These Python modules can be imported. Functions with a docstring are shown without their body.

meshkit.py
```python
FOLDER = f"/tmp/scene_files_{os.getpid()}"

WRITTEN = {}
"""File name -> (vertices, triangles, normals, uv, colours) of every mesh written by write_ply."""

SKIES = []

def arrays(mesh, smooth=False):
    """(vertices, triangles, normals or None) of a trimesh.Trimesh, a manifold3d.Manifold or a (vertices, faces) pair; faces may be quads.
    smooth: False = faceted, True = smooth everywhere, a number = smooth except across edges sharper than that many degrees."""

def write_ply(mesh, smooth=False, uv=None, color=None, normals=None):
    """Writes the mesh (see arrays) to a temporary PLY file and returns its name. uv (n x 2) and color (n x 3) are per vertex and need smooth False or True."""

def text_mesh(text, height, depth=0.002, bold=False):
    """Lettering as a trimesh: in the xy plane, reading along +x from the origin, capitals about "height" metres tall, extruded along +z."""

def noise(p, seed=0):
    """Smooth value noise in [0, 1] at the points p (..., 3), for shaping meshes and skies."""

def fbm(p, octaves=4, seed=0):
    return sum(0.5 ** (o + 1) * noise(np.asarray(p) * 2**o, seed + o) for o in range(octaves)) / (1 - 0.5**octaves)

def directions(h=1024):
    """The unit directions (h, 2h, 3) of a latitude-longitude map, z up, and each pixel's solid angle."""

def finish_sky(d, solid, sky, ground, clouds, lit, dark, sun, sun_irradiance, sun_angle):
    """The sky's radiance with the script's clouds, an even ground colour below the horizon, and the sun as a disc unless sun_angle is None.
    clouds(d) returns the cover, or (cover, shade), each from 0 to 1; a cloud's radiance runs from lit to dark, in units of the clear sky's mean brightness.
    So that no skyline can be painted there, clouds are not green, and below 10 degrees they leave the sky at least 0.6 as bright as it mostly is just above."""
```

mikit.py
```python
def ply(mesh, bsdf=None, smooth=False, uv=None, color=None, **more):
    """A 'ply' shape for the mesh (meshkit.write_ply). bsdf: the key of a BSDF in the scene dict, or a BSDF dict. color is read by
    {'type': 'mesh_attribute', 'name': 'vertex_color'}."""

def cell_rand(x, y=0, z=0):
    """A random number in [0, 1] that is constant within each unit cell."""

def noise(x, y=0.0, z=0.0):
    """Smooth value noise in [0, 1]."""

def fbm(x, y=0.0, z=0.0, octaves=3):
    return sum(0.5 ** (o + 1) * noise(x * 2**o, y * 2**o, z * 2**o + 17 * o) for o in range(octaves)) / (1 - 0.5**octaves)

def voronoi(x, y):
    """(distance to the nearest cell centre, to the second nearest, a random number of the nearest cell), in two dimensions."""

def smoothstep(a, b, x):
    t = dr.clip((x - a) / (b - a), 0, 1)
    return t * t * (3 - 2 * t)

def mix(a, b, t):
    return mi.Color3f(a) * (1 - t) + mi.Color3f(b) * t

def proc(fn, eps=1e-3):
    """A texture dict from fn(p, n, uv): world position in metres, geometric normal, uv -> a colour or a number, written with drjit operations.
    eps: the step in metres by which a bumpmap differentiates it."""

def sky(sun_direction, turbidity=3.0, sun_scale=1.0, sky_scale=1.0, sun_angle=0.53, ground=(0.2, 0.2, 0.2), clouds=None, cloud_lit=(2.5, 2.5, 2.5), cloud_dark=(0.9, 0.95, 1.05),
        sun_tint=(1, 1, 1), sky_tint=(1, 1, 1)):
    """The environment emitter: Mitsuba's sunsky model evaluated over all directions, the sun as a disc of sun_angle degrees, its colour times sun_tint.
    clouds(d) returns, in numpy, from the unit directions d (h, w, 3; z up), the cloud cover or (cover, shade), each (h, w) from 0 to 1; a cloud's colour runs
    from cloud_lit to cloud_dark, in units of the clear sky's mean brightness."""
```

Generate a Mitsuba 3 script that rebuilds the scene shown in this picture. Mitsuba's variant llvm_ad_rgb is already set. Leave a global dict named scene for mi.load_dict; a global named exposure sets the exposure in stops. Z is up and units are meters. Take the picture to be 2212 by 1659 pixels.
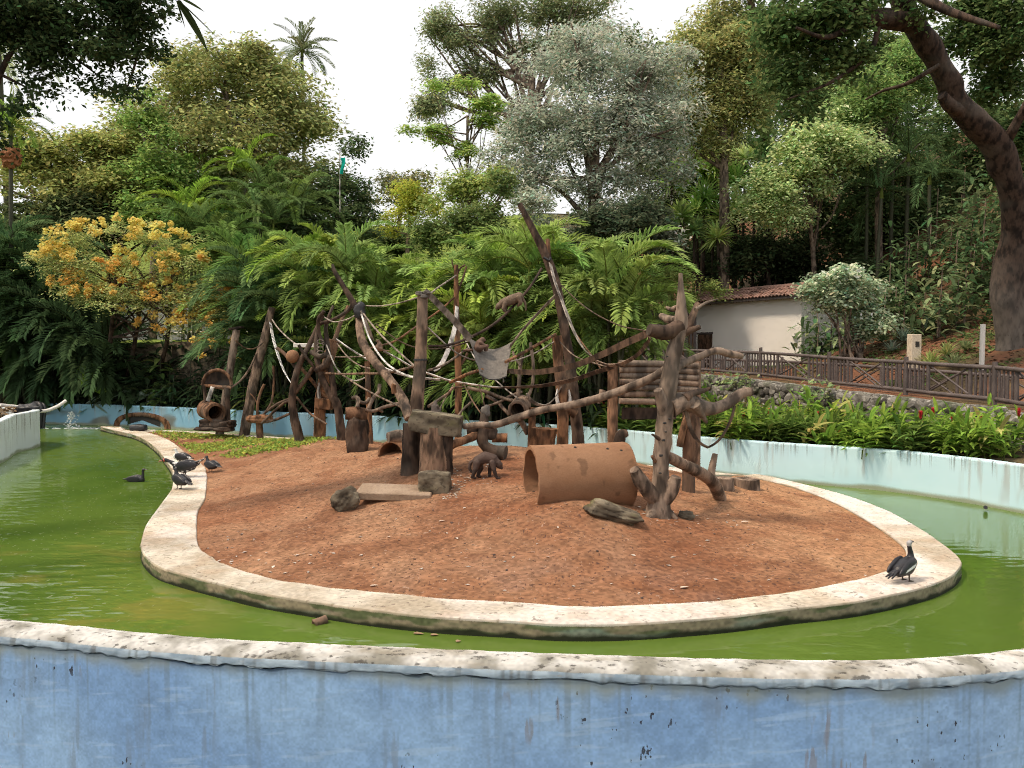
import math, numpy as np, trimesh, drjit as dr, mitsuba as mi, mikit, meshkit
import manifold3d as m3
import shapely
from shapely.geometry import Polygon, LineString, Point
from mikit import noise, fbm, voronoi, smoothstep, mix, proc

T = mi.ScalarTransform4f
scene, labels = {}, {}
# ---------------------------------------------------------------- camera, sky, exposure
F, CX, CY, HY, EYE = 1703.0, 1106.0, 829.5, 776.0, 2.7      # the photograph measured on a 2212 x 1659 grid
PITCH = math.atan((CY - HY) / F)
scene['camera'] = {'type': 'perspective', 'fov': math.degrees(2 * math.atan(CX / F)), 'fov_axis': 'x', 'near_clip': 0.05, 'far_clip': 2000.0,
                   'to_world': T().look_at(origin=[0, 0, EYE], target=[0, math.cos(PITCH), EYE - math.sin(PITCH)], up=[0, 0, 1])}
scene['sky'] = mikit.sky((-0.50, -0.20, 0.84), turbidity=4, sun_scale=1.0, sun_angle=9, clouds=lambda d: (np.ones(d.shape[:2]), np.clip(1 - d[..., 2] * 1.15, 0, 1)),
                         cloud_lit=(4.3, 4.3, 4.3), cloud_dark=(4.2, 4.22, 4.25))
exposure = 1.2

# ---------------------------------------------------------------- pixel grid of the photograph to points
def ray(X, Y):
    a, b = (X - CX) / F, -(Y - CY) / F
    c, s = math.cos(PITCH), math.sin(PITCH)
    return np.array([a, c + b * s, b * c - s])
def P(X, Y, D):
    d = ray(X, Y)
    return np.array([0, 0, EYE]) + d * (D / d[1])
def G(X, Y, z):
    d = ray(X, Y)
    return np.array([0, 0, EYE]) + d * ((z - EYE) / d[2])
def G2(pts, z): return np.array([G(x, y, z)[:2] for x, y in pts])
def rng_(s): return np.random.default_rng(s)

# ---------------------------------------------------------------- naming
used = {}
def fresh(name):
    n = used.get(name, -1) + 1
    used[name] = n
    return name if n == 0 else f'{name}_{n:03d}'
def thing(name, label, cat, group=None):
    k = fresh(name)
    labels[k] = {'label': label, 'category': cat}
    if group: labels[k]['group'] = group
    return k
def add(parent, name, mesh, bsdf, smooth=True, uv=None, color=None, label=None, kind=None):
    k = fresh(parent + '__' + name)
    scene[k] = mikit.ply(mesh, bsdf, smooth=smooth, uv=uv, color=color)
    d = {}
    if label: d['label'] = label
    if kind: d['kind'] = kind
    if d: labels[k] = d
    return k
def single(name, label, cat, mesh, bsdf, group=None, kind=None, **kw):
    k = fresh(name)
    scene[k] = mikit.ply(mesh, bsdf, **kw)
    labels[k] = {'label': label, 'category': cat} if cat else {}
    if label and not cat: labels[k]['label'] = label
    if group: labels[k]['group'] = group
    if kind: labels[k]['kind'] = kind
    return k
def struct(name, mesh, bsdf, **kw):
    scene[name] = mikit.ply(mesh, bsdf, **kw)
    labels[name] = {'kind': 'structure'}

# ---------------------------------------------------------------- materials
def rgb(c): return {'type': 'rgb', 'value': list(map(float, c))}
def two(d): return {'type': 'twosided', 'nested': d}
def C(c): return mi.Color3f(*[float(x) for x in c])
VC = {'type': 'mesh_attribute', 'name': 'vertex_color'}
scene['leaf'] = {'type': 'principledthin', 'base_color': VC, 'roughness': 0.55, 'diff_trans': 0.75}
scene['leaf_gloss'] = {'type': 'principledthin', 'base_color': VC, 'roughness': 0.33, 'diff_trans': 0.7}
scene['fur'] = two({'type': 'principled', 'base_color': VC, 'roughness': 0.75, 'sheen': 0.3})
scene['feather'] = two({'type': 'principled', 'base_color': VC, 'roughness': 0.45})

def f_wood(p, n, uv):
    t = uv.x
    stops = [(.03, .019, .014), (.095, .06, .042), (.235, .115, .058), (.225, .165, .125), (.39, .335, .285), (.70, .67, .64)]
    c = C(stops[0])
    for i in range(5):
        c = mix(c, C(stops[i + 1]), smoothstep(i * .2, i * .2 + .2, t))
    g = fbm(p.x * 9, p.y * 9, p.z * 3.2, 3)
    h = noise(p.x * 45, p.y * 45, p.z * 8)
    k = fbm(p.x * 1.7 + 9, p.y * 1.7, p.z * 1.7, 2)
    c = c * (.27 + .92 * smoothstep(.30, .66, g)) * (.68 + .55 * h)
    c = mix(c, C((.15, .135, .12)) * (.5 + g), uv.y)
    c = mix(c, C((.13, .11, .09)), .4 * smoothstep(.5, .75, k) * (1 - smoothstep(.85, .95, t)))
    return mix(c, C((.03, .02, .015)), .55 * smoothstep(.62, .85, .6 * noise(p.x * 26, p.y * 26, p.z * 7 + 31) + .4 * noise(p.x * 60, p.y * 60, p.z * 14)))
scene['wood'] = two({'type': 'principled', 'base_color': proc(f_wood), 'roughness': 0.8, 'specular': 0.25})

def f_rock(p, n, uv):
    g = fbm(p.x * 6, p.y * 6, p.z * 6, 4)
    c = mix(C((.06, .047, .034)), C((.21, .175, .125)), smoothstep(.25, .75, g))
    m = smoothstep(.5, .68, fbm(p.x * 3.1, p.y * 3.1 + 8, p.z * 3.1, 3)) * smoothstep(-.2, .6, n.z)
    c = mix(c, C((.13, .12, .045)), .55 * m)
    return mix(c, C((.02, .017, .014)), .6 * smoothstep(.55, .8, .5 * noise(p.x * 19, p.y * 19, p.z * 19) + .5 * noise(p.x * 43, p.y * 43, p.z * 43)))
scene['rock'] = two({'type': 'principled', 'base_color': proc(f_rock), 'roughness': 0.9, 'specular': 0.2})

def f_stone(p, n, uv):
    g = fbm(p.x * 5, p.y * 5, p.z * 5, 3)
    c = mix(C((.06, .055, .05)), C((.26, .245, .22)), smoothstep(.2, .85, .5 * g + .5 * uv.x))
    c = mix(c, C((.5, .48, .44)), .5 * smoothstep(.66, .8, noise(p.x * 11, p.y * 11, p.z * 11)))
    return mix(c, C((.05, .07, .03)), .5 * smoothstep(.55, .7, fbm(p.x * 2, p.y * 2 + 3, p.z * 2, 2)))
scene['stone'] = two({'type': 'principled', 'base_color': proc(f_stone), 'roughness': 0.92, 'specular': 0.2})

def f_soil(p, n, uv):
    big = fbm(p.x * .45, p.y * .45, 3., 3)
    med = fbm(p.x * 2.3, p.y * 2.3, p.z, 3)
    c = mix(C((.198, .088, .046)), C((.275, .152, .088)), smoothstep(.3, .7, .5 * big + .5 * med))
    right = smoothstep(1.6, 5.0, p.x + .15 * p.y - 2 + 2 * (med - .5))
    c = mix(c, C((.33, .185, .098)), .6 * right)
    dk = smoothstep(.5, .75, fbm(p.x * 1.1 + 7, p.y * 1.1, 0., 3))
    c = mix(c, C((.15, .06, .03)), .6 * dk)
    front = smoothstep(10.6, 8.6, p.y + .4 * dr.abs(p.x - .5)) * smoothstep(.4, .65, med)
    c = mix(c, C((.19, .10, .068)), .6 * front)
    c = c * (.68 + .6 * noise(p.x * 26, p.y * 26, 0.)) 
    sp = smoothstep(.80, .9, noise(p.x * 40 + 3, p.y * 40, 0.))
    c = mix(c, C((.07, .04, .03)), .8 * sp)
    wt = smoothstep(.91, .96, noise(p.x * 33 + 50, p.y * 33, 0.)) 
    return mix(c, C((.45, .36, .28)), .4 * wt)
def b_soil(p, n, uv): return fbm(p.x * 5, p.y * 5, 0., 4)
scene['soil'] = two({'type': 'bumpmap', 'tex': proc(b_soil, eps=.01), 'scale': 0.075,
                     'nested': {'type': 'principled', 'base_color': proc(f_soil), 'roughness': 0.95, 'specular': 0.15}})

def f_kerb(p, n, uv):
    g = fbm(p.x * 1.6, p.y * 1.6, p.z * 1.6, 4)
    c = mix(C((.35, .295, .225)), C((.53, .485, .41)), smoothstep(.3, .7, g))
    c = mix(c, C((.58, .53, .49)), .75 * smoothstep(.52, .62, fbm(p.x * .7 + 5, p.y * .7, 0., 2)))
    c = mix(c, C((.36, .25, .165)), .35 * smoothstep(.5, .7, fbm(p.x * 3.1, p.y * 3.1 + 4, 0., 3)))
    c = c * (.8 + .35 * noise(p.x * 30, p.y * 30, p.z * 30))
    c = mix(c, C((.10, .075, .055)), .6 * smoothstep(.72, .85, .5 * noise(p.x * 14, p.y * 14, 2.) + .5 * noise(p.x * 37, p.y * 37, 5.)))
    side = 1 - smoothstep(.3, .7, n.z)
    up = p.z + .07 * (fbm(p.x * 5, p.y * 5, 0., 3) - .5)
    s = mix(C((.25, .21, .145)), C((.105, .12, .06)), smoothstep(.5, .62, fbm(p.x * 2.2, p.y * 2.2, p.z * 7, 3)))
    s = mix(s, C((.20, .27, .23)), .6 * smoothstep(.56, .7, fbm(p.x * 1.3 + 8, p.y * 1.3, p.z * 6, 3)))
    s = s * (.65 + .6 * noise(p.x * 28, p.y * 28, p.z * 30))
    s = mix(C((.022, .026, .014)), s, smoothstep(.02, .075, up))
    s = mix(s, C((.42, .32, .22)), smoothstep(.145, .17, up))
    return mix(c, s, side)
scene['kerb_mat'] = two({'type': 'bumpmap', 'tex': proc(lambda p, n, uv: fbm(p.x * 14, p.y * 14, p.z * 14, 3), eps=.004), 'scale': .012,
                         'nested': {'type': 'principled', 'base_color': proc(f_kerb), 'roughness': .9, 'specular': .2}})

def f_water(p, n, uv):
    g = fbm(p.x * .5, p.y * .25, 0., 3)
    c = mix(C((.058, .108, .016)), C((.088, .142, .024)), smoothstep(.3, .7, g))
    alg = smoothstep(.52, .68, fbm(p.x * 1.3 + 1.5 * g, p.y * 2.3, 4., 4)) * smoothstep(-2.2, -4.2, p.x) * smoothstep(14., 8., p.y)
    c = mix(c, C((.19, .165, .04)), .55 * alg)
    sp = smoothstep(.92, .97, noise(p.x * 30, p.y * 14, 0.)) * smoothstep(-3., -5., p.x)
    return mix(c, C((.4, .42, .3)), .5 * sp)
def b_water(p, n, uv):
    a = fbm(p.x * 2.0 + .8 * noise(p.x, p.y, 0.), p.y * 5.5, 1., 3)
    calm = .35 + .65 * smoothstep(.35, .65, noise(p.x * .35 + 4, p.y * .35, 0.))
    return a * calm * (.35 + .65 * smoothstep(2., -3., p.x))
scene['water_mat'] = two({'type': 'bumpmap', 'tex': proc(b_water, eps=.01), 'scale': .030,
                          'nested': {'type': 'principled', 'base_color': proc(f_water), 'roughness': .03, 'specular': .5}})

def streak(s, z, seed, dens=2.2):
    n1 = fbm(s * dens * 3.1 + seed + .15 * noise(s * 3, z * 6, 1.), z * .35 + seed, 0., 3)
    n2 = noise(s * dens * 14 + 3 * seed, z * 1.3, 2.)
    return smoothstep(.55, .78, .65 * n1 + .35 * n2)
def f_near(p, n, uv):
    s, z = uv.x, p.z
    g = fbm(s * 1.2, z * 1.2, 1., 3)
    blue = mix(C((.185, .325, .56)), C((.265, .43, .66)), smoothstep(.3, .72, g))
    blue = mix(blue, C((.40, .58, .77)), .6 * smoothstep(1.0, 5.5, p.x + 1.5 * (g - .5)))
    blue = blue * (.86 + .28 * fbm(s * 14, z * 14, 0., 2)) * (.90 + .2 * noise(s * 75, z * 75, 0.))
    scuff = smoothstep(.66, .8, fbm(s * 4 + z * 26, z * 5 - s * 3, 5., 3))
    blue = mix(blue, C((.40, .56, .74)), .3 * scuff)
    d = .762 - z
    drip = streak(s, z, 3., 3.6) * (1 - smoothstep(.0, .75, d + .35 * (noise(s * 4, 0., 8.) - .5)))
    blue = mix(blue, C((.12, .15, .15)), .42 * drip)
    old = smoothstep(.55, .8, fbm(s * 6 + 5, z * .7, 9., 3)) * smoothstep(.4, .7, fbm(s * 28, z * 4, 4., 3))
    blue = mix(blue, C((.16, .20, .25)), .5 * old)
    rust = smoothstep(.66, .76, fbm(s * 24 + 3, z * 3.4, 6., 3)) * smoothstep(.66, .78, noise(s * 1.9, z * 2.1 + 3, 1.))
    blue = mix(blue, C((.19, .15, .11)), .5 * rust)
    chip = smoothstep(.77, .80, fbm(s * 34 + 3, z * 19, 3., 3)) * smoothstep(.62, .76, noise(s * 1.6 + 11, z * 2.6, 3.))
    blue = mix(blue, C((.025, .025, .03)), .9 * chip)
    return mix(blue, C((.24, .28, .25)), .75 * (1 - smoothstep(.0, .11, d + .1 * (fbm(s * 6, 0., 1., 2) - .5))))
def f_coping(p, n, uv):
    s = uv.x
    m = fbm(p.x * 5, p.y * 5, p.z * 5, 4)
    c = mix(C((.22, .21, .18)), C((.52, .51, .485)), smoothstep(.30, .62, m))
    c = mix(c, C((.30, .26, .20)), .45 * smoothstep(.56, .68, fbm(p.x * 2.2 + 5, p.y * 6, p.z * 9, 3)))
    c = mix(c, C((.06, .055, .048)), .8 * smoothstep(.60, .74, fbm(p.x * 22 + 2, p.y * 44, p.z * 22, 3)))
    c = c * (.8 + .35 * noise(p.x * 50, p.y * 50, p.z * 50))
    lip = (1 - smoothstep(.2, .75, n.z)) * smoothstep(.0, .02, .836 - p.z)
    l = mix(C((.20, .27, .34)), C((.33, .42, .50)), smoothstep(.3, .7, fbm(s * 9, p.z * 16, 0., 4)))
    l = mix(l, C((.10, .10, .09)), .6 * streak(s, p.z, 7., 3.))
    return mix(c, l, lip)
bmp_wall = proc(lambda p, n, uv: fbm(p.x * 30, p.y * 30, p.z * 30, 4), eps=.003)
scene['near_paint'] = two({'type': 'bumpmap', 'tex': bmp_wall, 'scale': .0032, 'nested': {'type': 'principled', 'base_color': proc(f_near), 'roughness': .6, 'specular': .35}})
scene['coping_mat'] = two({'type': 'bumpmap', 'tex': bmp_wall, 'scale': .009, 'nested': {'type': 'principled', 'base_color': proc(f_coping), 'roughness': .92, 'specular': .15}})

def f_far(p, n, uv):
    s, z = uv.x, p.z
    g = fbm(s * .8, z * 1.4, 2., 3)
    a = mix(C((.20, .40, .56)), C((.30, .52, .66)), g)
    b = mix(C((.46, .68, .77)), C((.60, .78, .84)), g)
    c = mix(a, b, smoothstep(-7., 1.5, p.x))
    c = mix(c, C((.62, .68, .68)), smoothstep(27.4, 26.6, p.y) * smoothstep(-6.5, -8., p.x))
    c = mix(c, C((.38, .38, .35)), .65 * streak(s, z, 5., 1.2) * smoothstep(.1, .7, z + .5 * (g - .3)))
    c = mix(c, C((.16, .13, .08)), .8 * smoothstep(.55, .66, fbm(s * .55 + 3, z * 1.1, 5., 3)) * smoothstep(-9., -13., p.x) * (1 - smoothstep(.35, .75, z)))
    c = mix(c, C((.10, .09, .07)), .7 * streak(s, z, 11., 4.) * smoothstep(.5, .85, z))
    low = z + .07 * (fbm(s * 2, 0., 0., 2) - .5)
    return mix(C((.28, .31, .22)), c, smoothstep(.03, .12, low))
scene['far_paint'] = two({'type': 'principled', 'base_color': proc(f_far), 'roughness': .6, 'specular': .3})

def f_ground(p, n, uv):
    g = fbm(p.x * .5, p.y * .5, 0., 4)
    lawn = mix(C((.09, .14, .025)), C((.19, .23, .05)), g)
    earth = mix(C((.085, .042, .026)), C((.20, .09, .05)), fbm(p.x * 1.3, p.y * 1.3, 2., 4))
    litter = mix(C((.05, .04, .022)), C((.11, .085, .045)), g)
    c = mix(litter, lawn, smoothstep(2.8, 3.3, p.z) * (1 - smoothstep(2., 5., p.x)))
    c = mix(c, earth, smoothstep(5., 9., p.x + 1.5 * (g - .5)) * smoothstep(1.3, 1.5, p.z))
    return mix(c, litter, .85 * smoothstep(.42, .6, fbm(p.x * .8, p.y * .8 + 3, 5., 3)) * smoothstep(5., 9., p.x))
scene['ground_mat'] = two({'type': 'principled', 'base_color': proc(f_ground), 'roughness': .95, 'specular': .15})
scene['pipe_mat'] = two({'type': 'principled', 'roughness': .85, 'specular': .2, 'base_color': proc(lambda p, n, uv: mix(mix(C((.205, .100, .052)), C((.29, .165, .098)), fbm(p.x * 3, p.y * 3, p.z * 3, 4)), C((.13, .07, .04)),
                        .7 * smoothstep(.60, .74, fbm(p.x * 7 + 4, p.y * 7, p.z * 5, 3))) * (.9 + .2 * noise(p.x * 60, p.y * 60, p.z * 60)))})
scene['slab_mat'] = two({'type': 'principled', 'roughness': .9, 'specular': .2, 'base_color': proc(lambda p, n, uv: mix(C((.22, .15, .10)), C((.36, .27, .20)), fbm(p.x * 4, p.y * 4, p.z * 9, 4)) * (.8 + .4 * noise(p.x * 50, p.y * 50, p.z * 50)))})
scene['plaster'] = two({'type': 'principled', 'roughness': .8, 'specular': .2, 'base_color': proc(lambda p, n, uv: mix(C((.76, .71, .65)), C((.83, .79, .74)), fbm(p.x * .9, p.y * .9, p.z * .9, 3)))})
scene['tile'] = two({'type': 'principled', 'roughness': .85, 'base_color': proc(lambda p, n, uv: mix(mix(C((.20, .10, .075)), C((.40, .24, .19)), uv.x), C((.08, .06, .05)), .6 * smoothstep(.5, .7, fbm(p.x * 3, p.y * 3, p.z * 3, 3))))})
scene['fence_mat'] = two({'type': 'principled', 'roughness': .6, 'base_color': proc(lambda p, n, uv: mix(C((.052, .040, .038)), C((.14, .108, .10)), fbm(p.x * 5, p.y * 5, p.z * 5, 3)))})
scene['dark'] = two({'type': 'principled', 'base_color': rgb((.03, .028, .026)), 'roughness': .85})
scene['black_rubber'] = two({'type': 'principled', 'base_color': rgb((.025, .025, .028)), 'roughness': .5})
scene['cream_paint'] = two({'type': 'principled', 'base_color': rgb((.56, .47, .36)), 'roughness': .7})
scene['white_paint'] = two({'type': 'principled', 'base_color': rgb((.72, .68, .62)), 'roughness': .6})
scene['cloth'] = two({'type': 'principled', 'base_color': proc(lambda p, n, uv: mix(C((.075, .066, .058)), C((.18, .16, .14)), fbm(p.x * 16, p.y * 16, p.z * 16, 3))), 'roughness': .9})
scene['flag_cloth'] = {'type': 'principledthin', 'base_color': rgb((.02, .50, .40)), 'roughness': .6, 'diff_trans': 1.0}
scene['splash'] = two({'type': 'principled', 'base_color': rgb((.75, .78, .78)), 'roughness': .15})
# ---------------------------------------------------------------- mesh helpers
def cat(parts):
    vs, fs, n = [], [], 0
    for v, f in parts:
        vs.append(v); fs.append(np.asarray(f) + n); n += len(v)
    return np.vstack(vs), np.vstack(fs)
def spline(pts, n):
    p = np.asarray(pts, float)
    if len(p) == 2: return p[0] + (p[1] - p[0]) * np.linspace(0, 1, n)[:, None]
    q = np.vstack([2 * p[0] - p[1], p, 2 * p[-1] - p[-2]])
    t = np.linspace(0, len(p) - 1 - 1e-9, n)
    i = t.astype(int); u = (t - i)[:, None]
    a, b, c, d = q[i], q[i + 1], q[i + 2], q[i + 3]
    return .5 * (2 * b + (c - a) * u + (2 * a - 5 * b + 4 * c - d) * u**2 + (3 * b - a - 3 * c + d) * u**3)
def frames(p):
    t = np.gradient(p, axis=0); t /= np.linalg.norm(t, axis=1, keepdims=True) + 1e-12
    a = np.cross(t[0], [0, 0, 1.] if abs(t[0][2]) < .9 else [1., 0, 0]); a /= np.linalg.norm(a)
    A = [a]
    for k in range(1, len(p)):
        a = A[-1] - t[k] * np.dot(A[-1], t[k]); A.append(a / (np.linalg.norm(a) + 1e-12))
    A = np.array(A)
    return t, A, np.cross(t, A)
def tube(pts, radii, n=None, sides=8, wob=.1, seed=0, caps=True, gnarl=0.):
    """a tapering, slightly uneven round bar along a curve; the end faces have vertices of their own so that they stay flat"""
    pts = np.asarray(pts, float); n = n or max(2, 6 * (len(pts) - 1) + 1)
    p = spline(pts, n)
    r = np.interp(np.linspace(0, 1, n), np.linspace(0, 1, len(np.atleast_1d(radii))) if np.ndim(radii) else [0, 1], radii if np.ndim(radii) else [radii, radii])
    t, A, B = frames(p)
    ang = np.arange(sides) * 2 * np.pi / sides
    ring = np.cos(ang)[None, :, None] * A[:, None] + np.sin(ang)[None, :, None] * B[:, None]
    base = p[:, None] + ring * r[:, None, None]
    if wob:
        f = 1 + wob * 2 * (meshkit.fbm(base * (1.1 / max(r.mean(), .02)) * .35 + seed * 7.3, 3, seed) - .5)
        if gnarl: f += gnarl * np.clip(meshkit.noise(base * .9 / max(r.mean(), .05) * .5 + seed, seed + 5) - .62, 0, 1) * 3
        if sides >= 9:
            q = np.stack([np.broadcast_to(np.cos(ang) * sides * .22, r.shape + ang.shape), np.broadcast_to(np.sin(ang) * sides * .22, r.shape + ang.shape), np.broadcast_to((np.arange(n) * .16)[:, None], r.shape + ang.shape)], -1)
            f = f * (1 + .16 * (meshkit.fbm(q + seed * 3.1, 2, seed + 2) - .5))
        base = p[:, None] + ring * (r[:, None] * f)[..., None]
    v = base.reshape(-1, 3)
    i, j = np.meshgrid(np.arange(n - 1), np.arange(sides), indexing='ij'); k = (j + 1) % sides
    q = np.stack([i * sides + j, i * sides + k, (i + 1) * sides + k, (i + 1) * sides + j], -1).reshape(-1, 4)
    f = np.vstack([q[:, [0, 1, 2]], q[:, [0, 2, 3]]])
    if caps:
        m = len(v); e = np.arange(sides); ee = (e + 1) % sides
        v = np.vstack([v, base[0], [base[0].mean(0)], base[-1], [base[-1].mean(0)]])
        f = np.vstack([f, np.stack([m + ee, m + e, 0 * e + m + sides], 1), np.stack([m + sides + 1 + e, m + sides + 1 + ee, 0 * e + m + 2 * sides + 1], 1)])
    return v, f
def uvtone(m, t): return np.tile([[float(t), 0.]], (len(m[0]), 1))
def wood(parent, name, m, tone=.3, label=None, smooth=True, kind=None):
    return add(parent, name, m, 'wood', smooth=smooth, uv=uvtone(m, tone), label=label, kind=kind)
def box(c, s, rot=None, bev=.0):
    s = np.asarray(s, float)
    if bev:
        h = s / 2 - bev
        pts = np.array([[x * (h[0] + (k == 0) * bev), y * (h[1] + (k == 1) * bev), z * (h[2] + (k == 2) * bev)] for x in (-1, 1) for y in (-1, 1) for z in (-1, 1) for k in range(3)])
        m = trimesh.convex.convex_hull(pts)
    else: m = trimesh.creation.box(s)
    v = np.array(m.vertices)
    if rot is not None: v = v @ np.asarray(rot).T
    return v + np.asarray(c, float), np.array(m.faces)
def rotz(a): c, s = math.cos(a), math.sin(a); return np.array([[c, -s, 0], [s, c, 0], [0, 0, 1.]])
def rotx(a): c, s = math.cos(a), math.sin(a); return np.array([[1., 0, 0], [0, c, -s], [0, s, c]])
def roty(a): c, s = math.cos(a), math.sin(a); return np.array([[c, 0, s], [0, 1., 0], [-s, 0, c]])
ICO = {k: (np.array(m.vertices), np.array(m.faces)) for k in (0, 1, 2, 3, 4) for m in [trimesh.creation.icosphere(subdivisions=k)]}
def boulder(c, r, seed, sub=3, amp=.35, boxy=.5, freq=1.3, rot=None):
    d, f = ICO[sub]
    k = np.linalg.norm(d, axis=1, keepdims=True) / np.maximum(np.abs(d).max(1, keepdims=True), 1e-6)
    v = d * (k ** boxy)
    v = v * (1 + amp * (meshkit.fbm(d * freq + seed * 3.7 + 20, 4, seed) - .5)[:, None] * 1.6)
    v = v * np.asarray(r, float)
    if rot is not None: v = v @ np.asarray(rot).T
    return v + np.asarray(c, float), f
def strap(pts, width, n=None, twist=(0., 0.), thick=.012, up=(0, 0, 1.)):
    """a flat band hung along a curve, edges in the twisted upright direction"""
    pts = np.asarray(pts, float); n = n or 8 * (len(pts) - 1) + 1
    p = spline(pts, n)
    t = np.gradient(p, axis=0); t /= np.linalg.norm(t, axis=1, keepdims=True)
    side = np.cross(t, np.asarray(up, float)); side /= np.linalg.norm(side, axis=1, keepdims=True) + 1e-9
    upv = np.cross(side, t)
    a = np.interp(np.linspace(0, 1, n), np.linspace(0, 1, len(twist)), twist)[:, None]
    e, o = upv * np.cos(a) + side * np.sin(a), side * np.cos(a) - upv * np.sin(a)
    w = np.interp(np.linspace(0, 1, n), np.linspace(0, 1, len(np.atleast_1d(width))) if np.ndim(width) else [0, 1], width if np.ndim(width) else [width] * 2)[:, None]
    R = [p + e * w / 2 + o * thick / 2, p + e * w / 2 - o * thick / 2, p - e * w / 2 - o * thick / 2, p - e * w / 2 + o * thick / 2]
    v = np.stack(R, 1).reshape(-1, 3)
    i, j = np.meshgrid(np.arange(n - 1), np.arange(4), indexing='ij'); k = (j + 1) % 4
    q = np.stack([i * 4 + j, i * 4 + k, (i + 1) * 4 + k, (i + 1) * 4 + j], -1).reshape(-1, 4)
    f = np.vstack([q[:, [0, 1, 2]], q[:, [0, 2, 3]], [[0, 1, 2], [0, 2, 3]], [[4 * n - 4, 4 * n - 2, 4 * n - 3], [4 * n - 4, 4 * n - 1, 4 * n - 2]]])
    return v, f
def body(bones, res=.02, it=12):
    """one continuous surface round a skeleton: the union of the hulls of the balls at each bone's two joints, smoothed"""
    s = ICO[2][0]; out = []
    for (a, b) in bones:
        a, b = np.asarray(a, float), np.asarray(b, float)
        out.append(m3.Manifold.hull_points(np.vstack([s * a[3] + a[:3], s * b[3] + b[:3]])))
    m = m3.Manifold.batch_boolean(out, m3.OpType.Add).refine_to_length(res).to_mesh()
    t = trimesh.Trimesh(m.vert_properties[:, :3], m.tri_verts, process=True)
    trimesh.smoothing.filter_taubin(t, iterations=it)
    return np.array(t.vertices), np.array(t.faces)
def place(m, loc, rz=0., s=1., rot=None):
    v = m[0] * s
    if rot is not None: v = v @ np.asarray(rot).T
    return v @ rotz(rz).T + np.asarray(loc, float), m[1]

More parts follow.
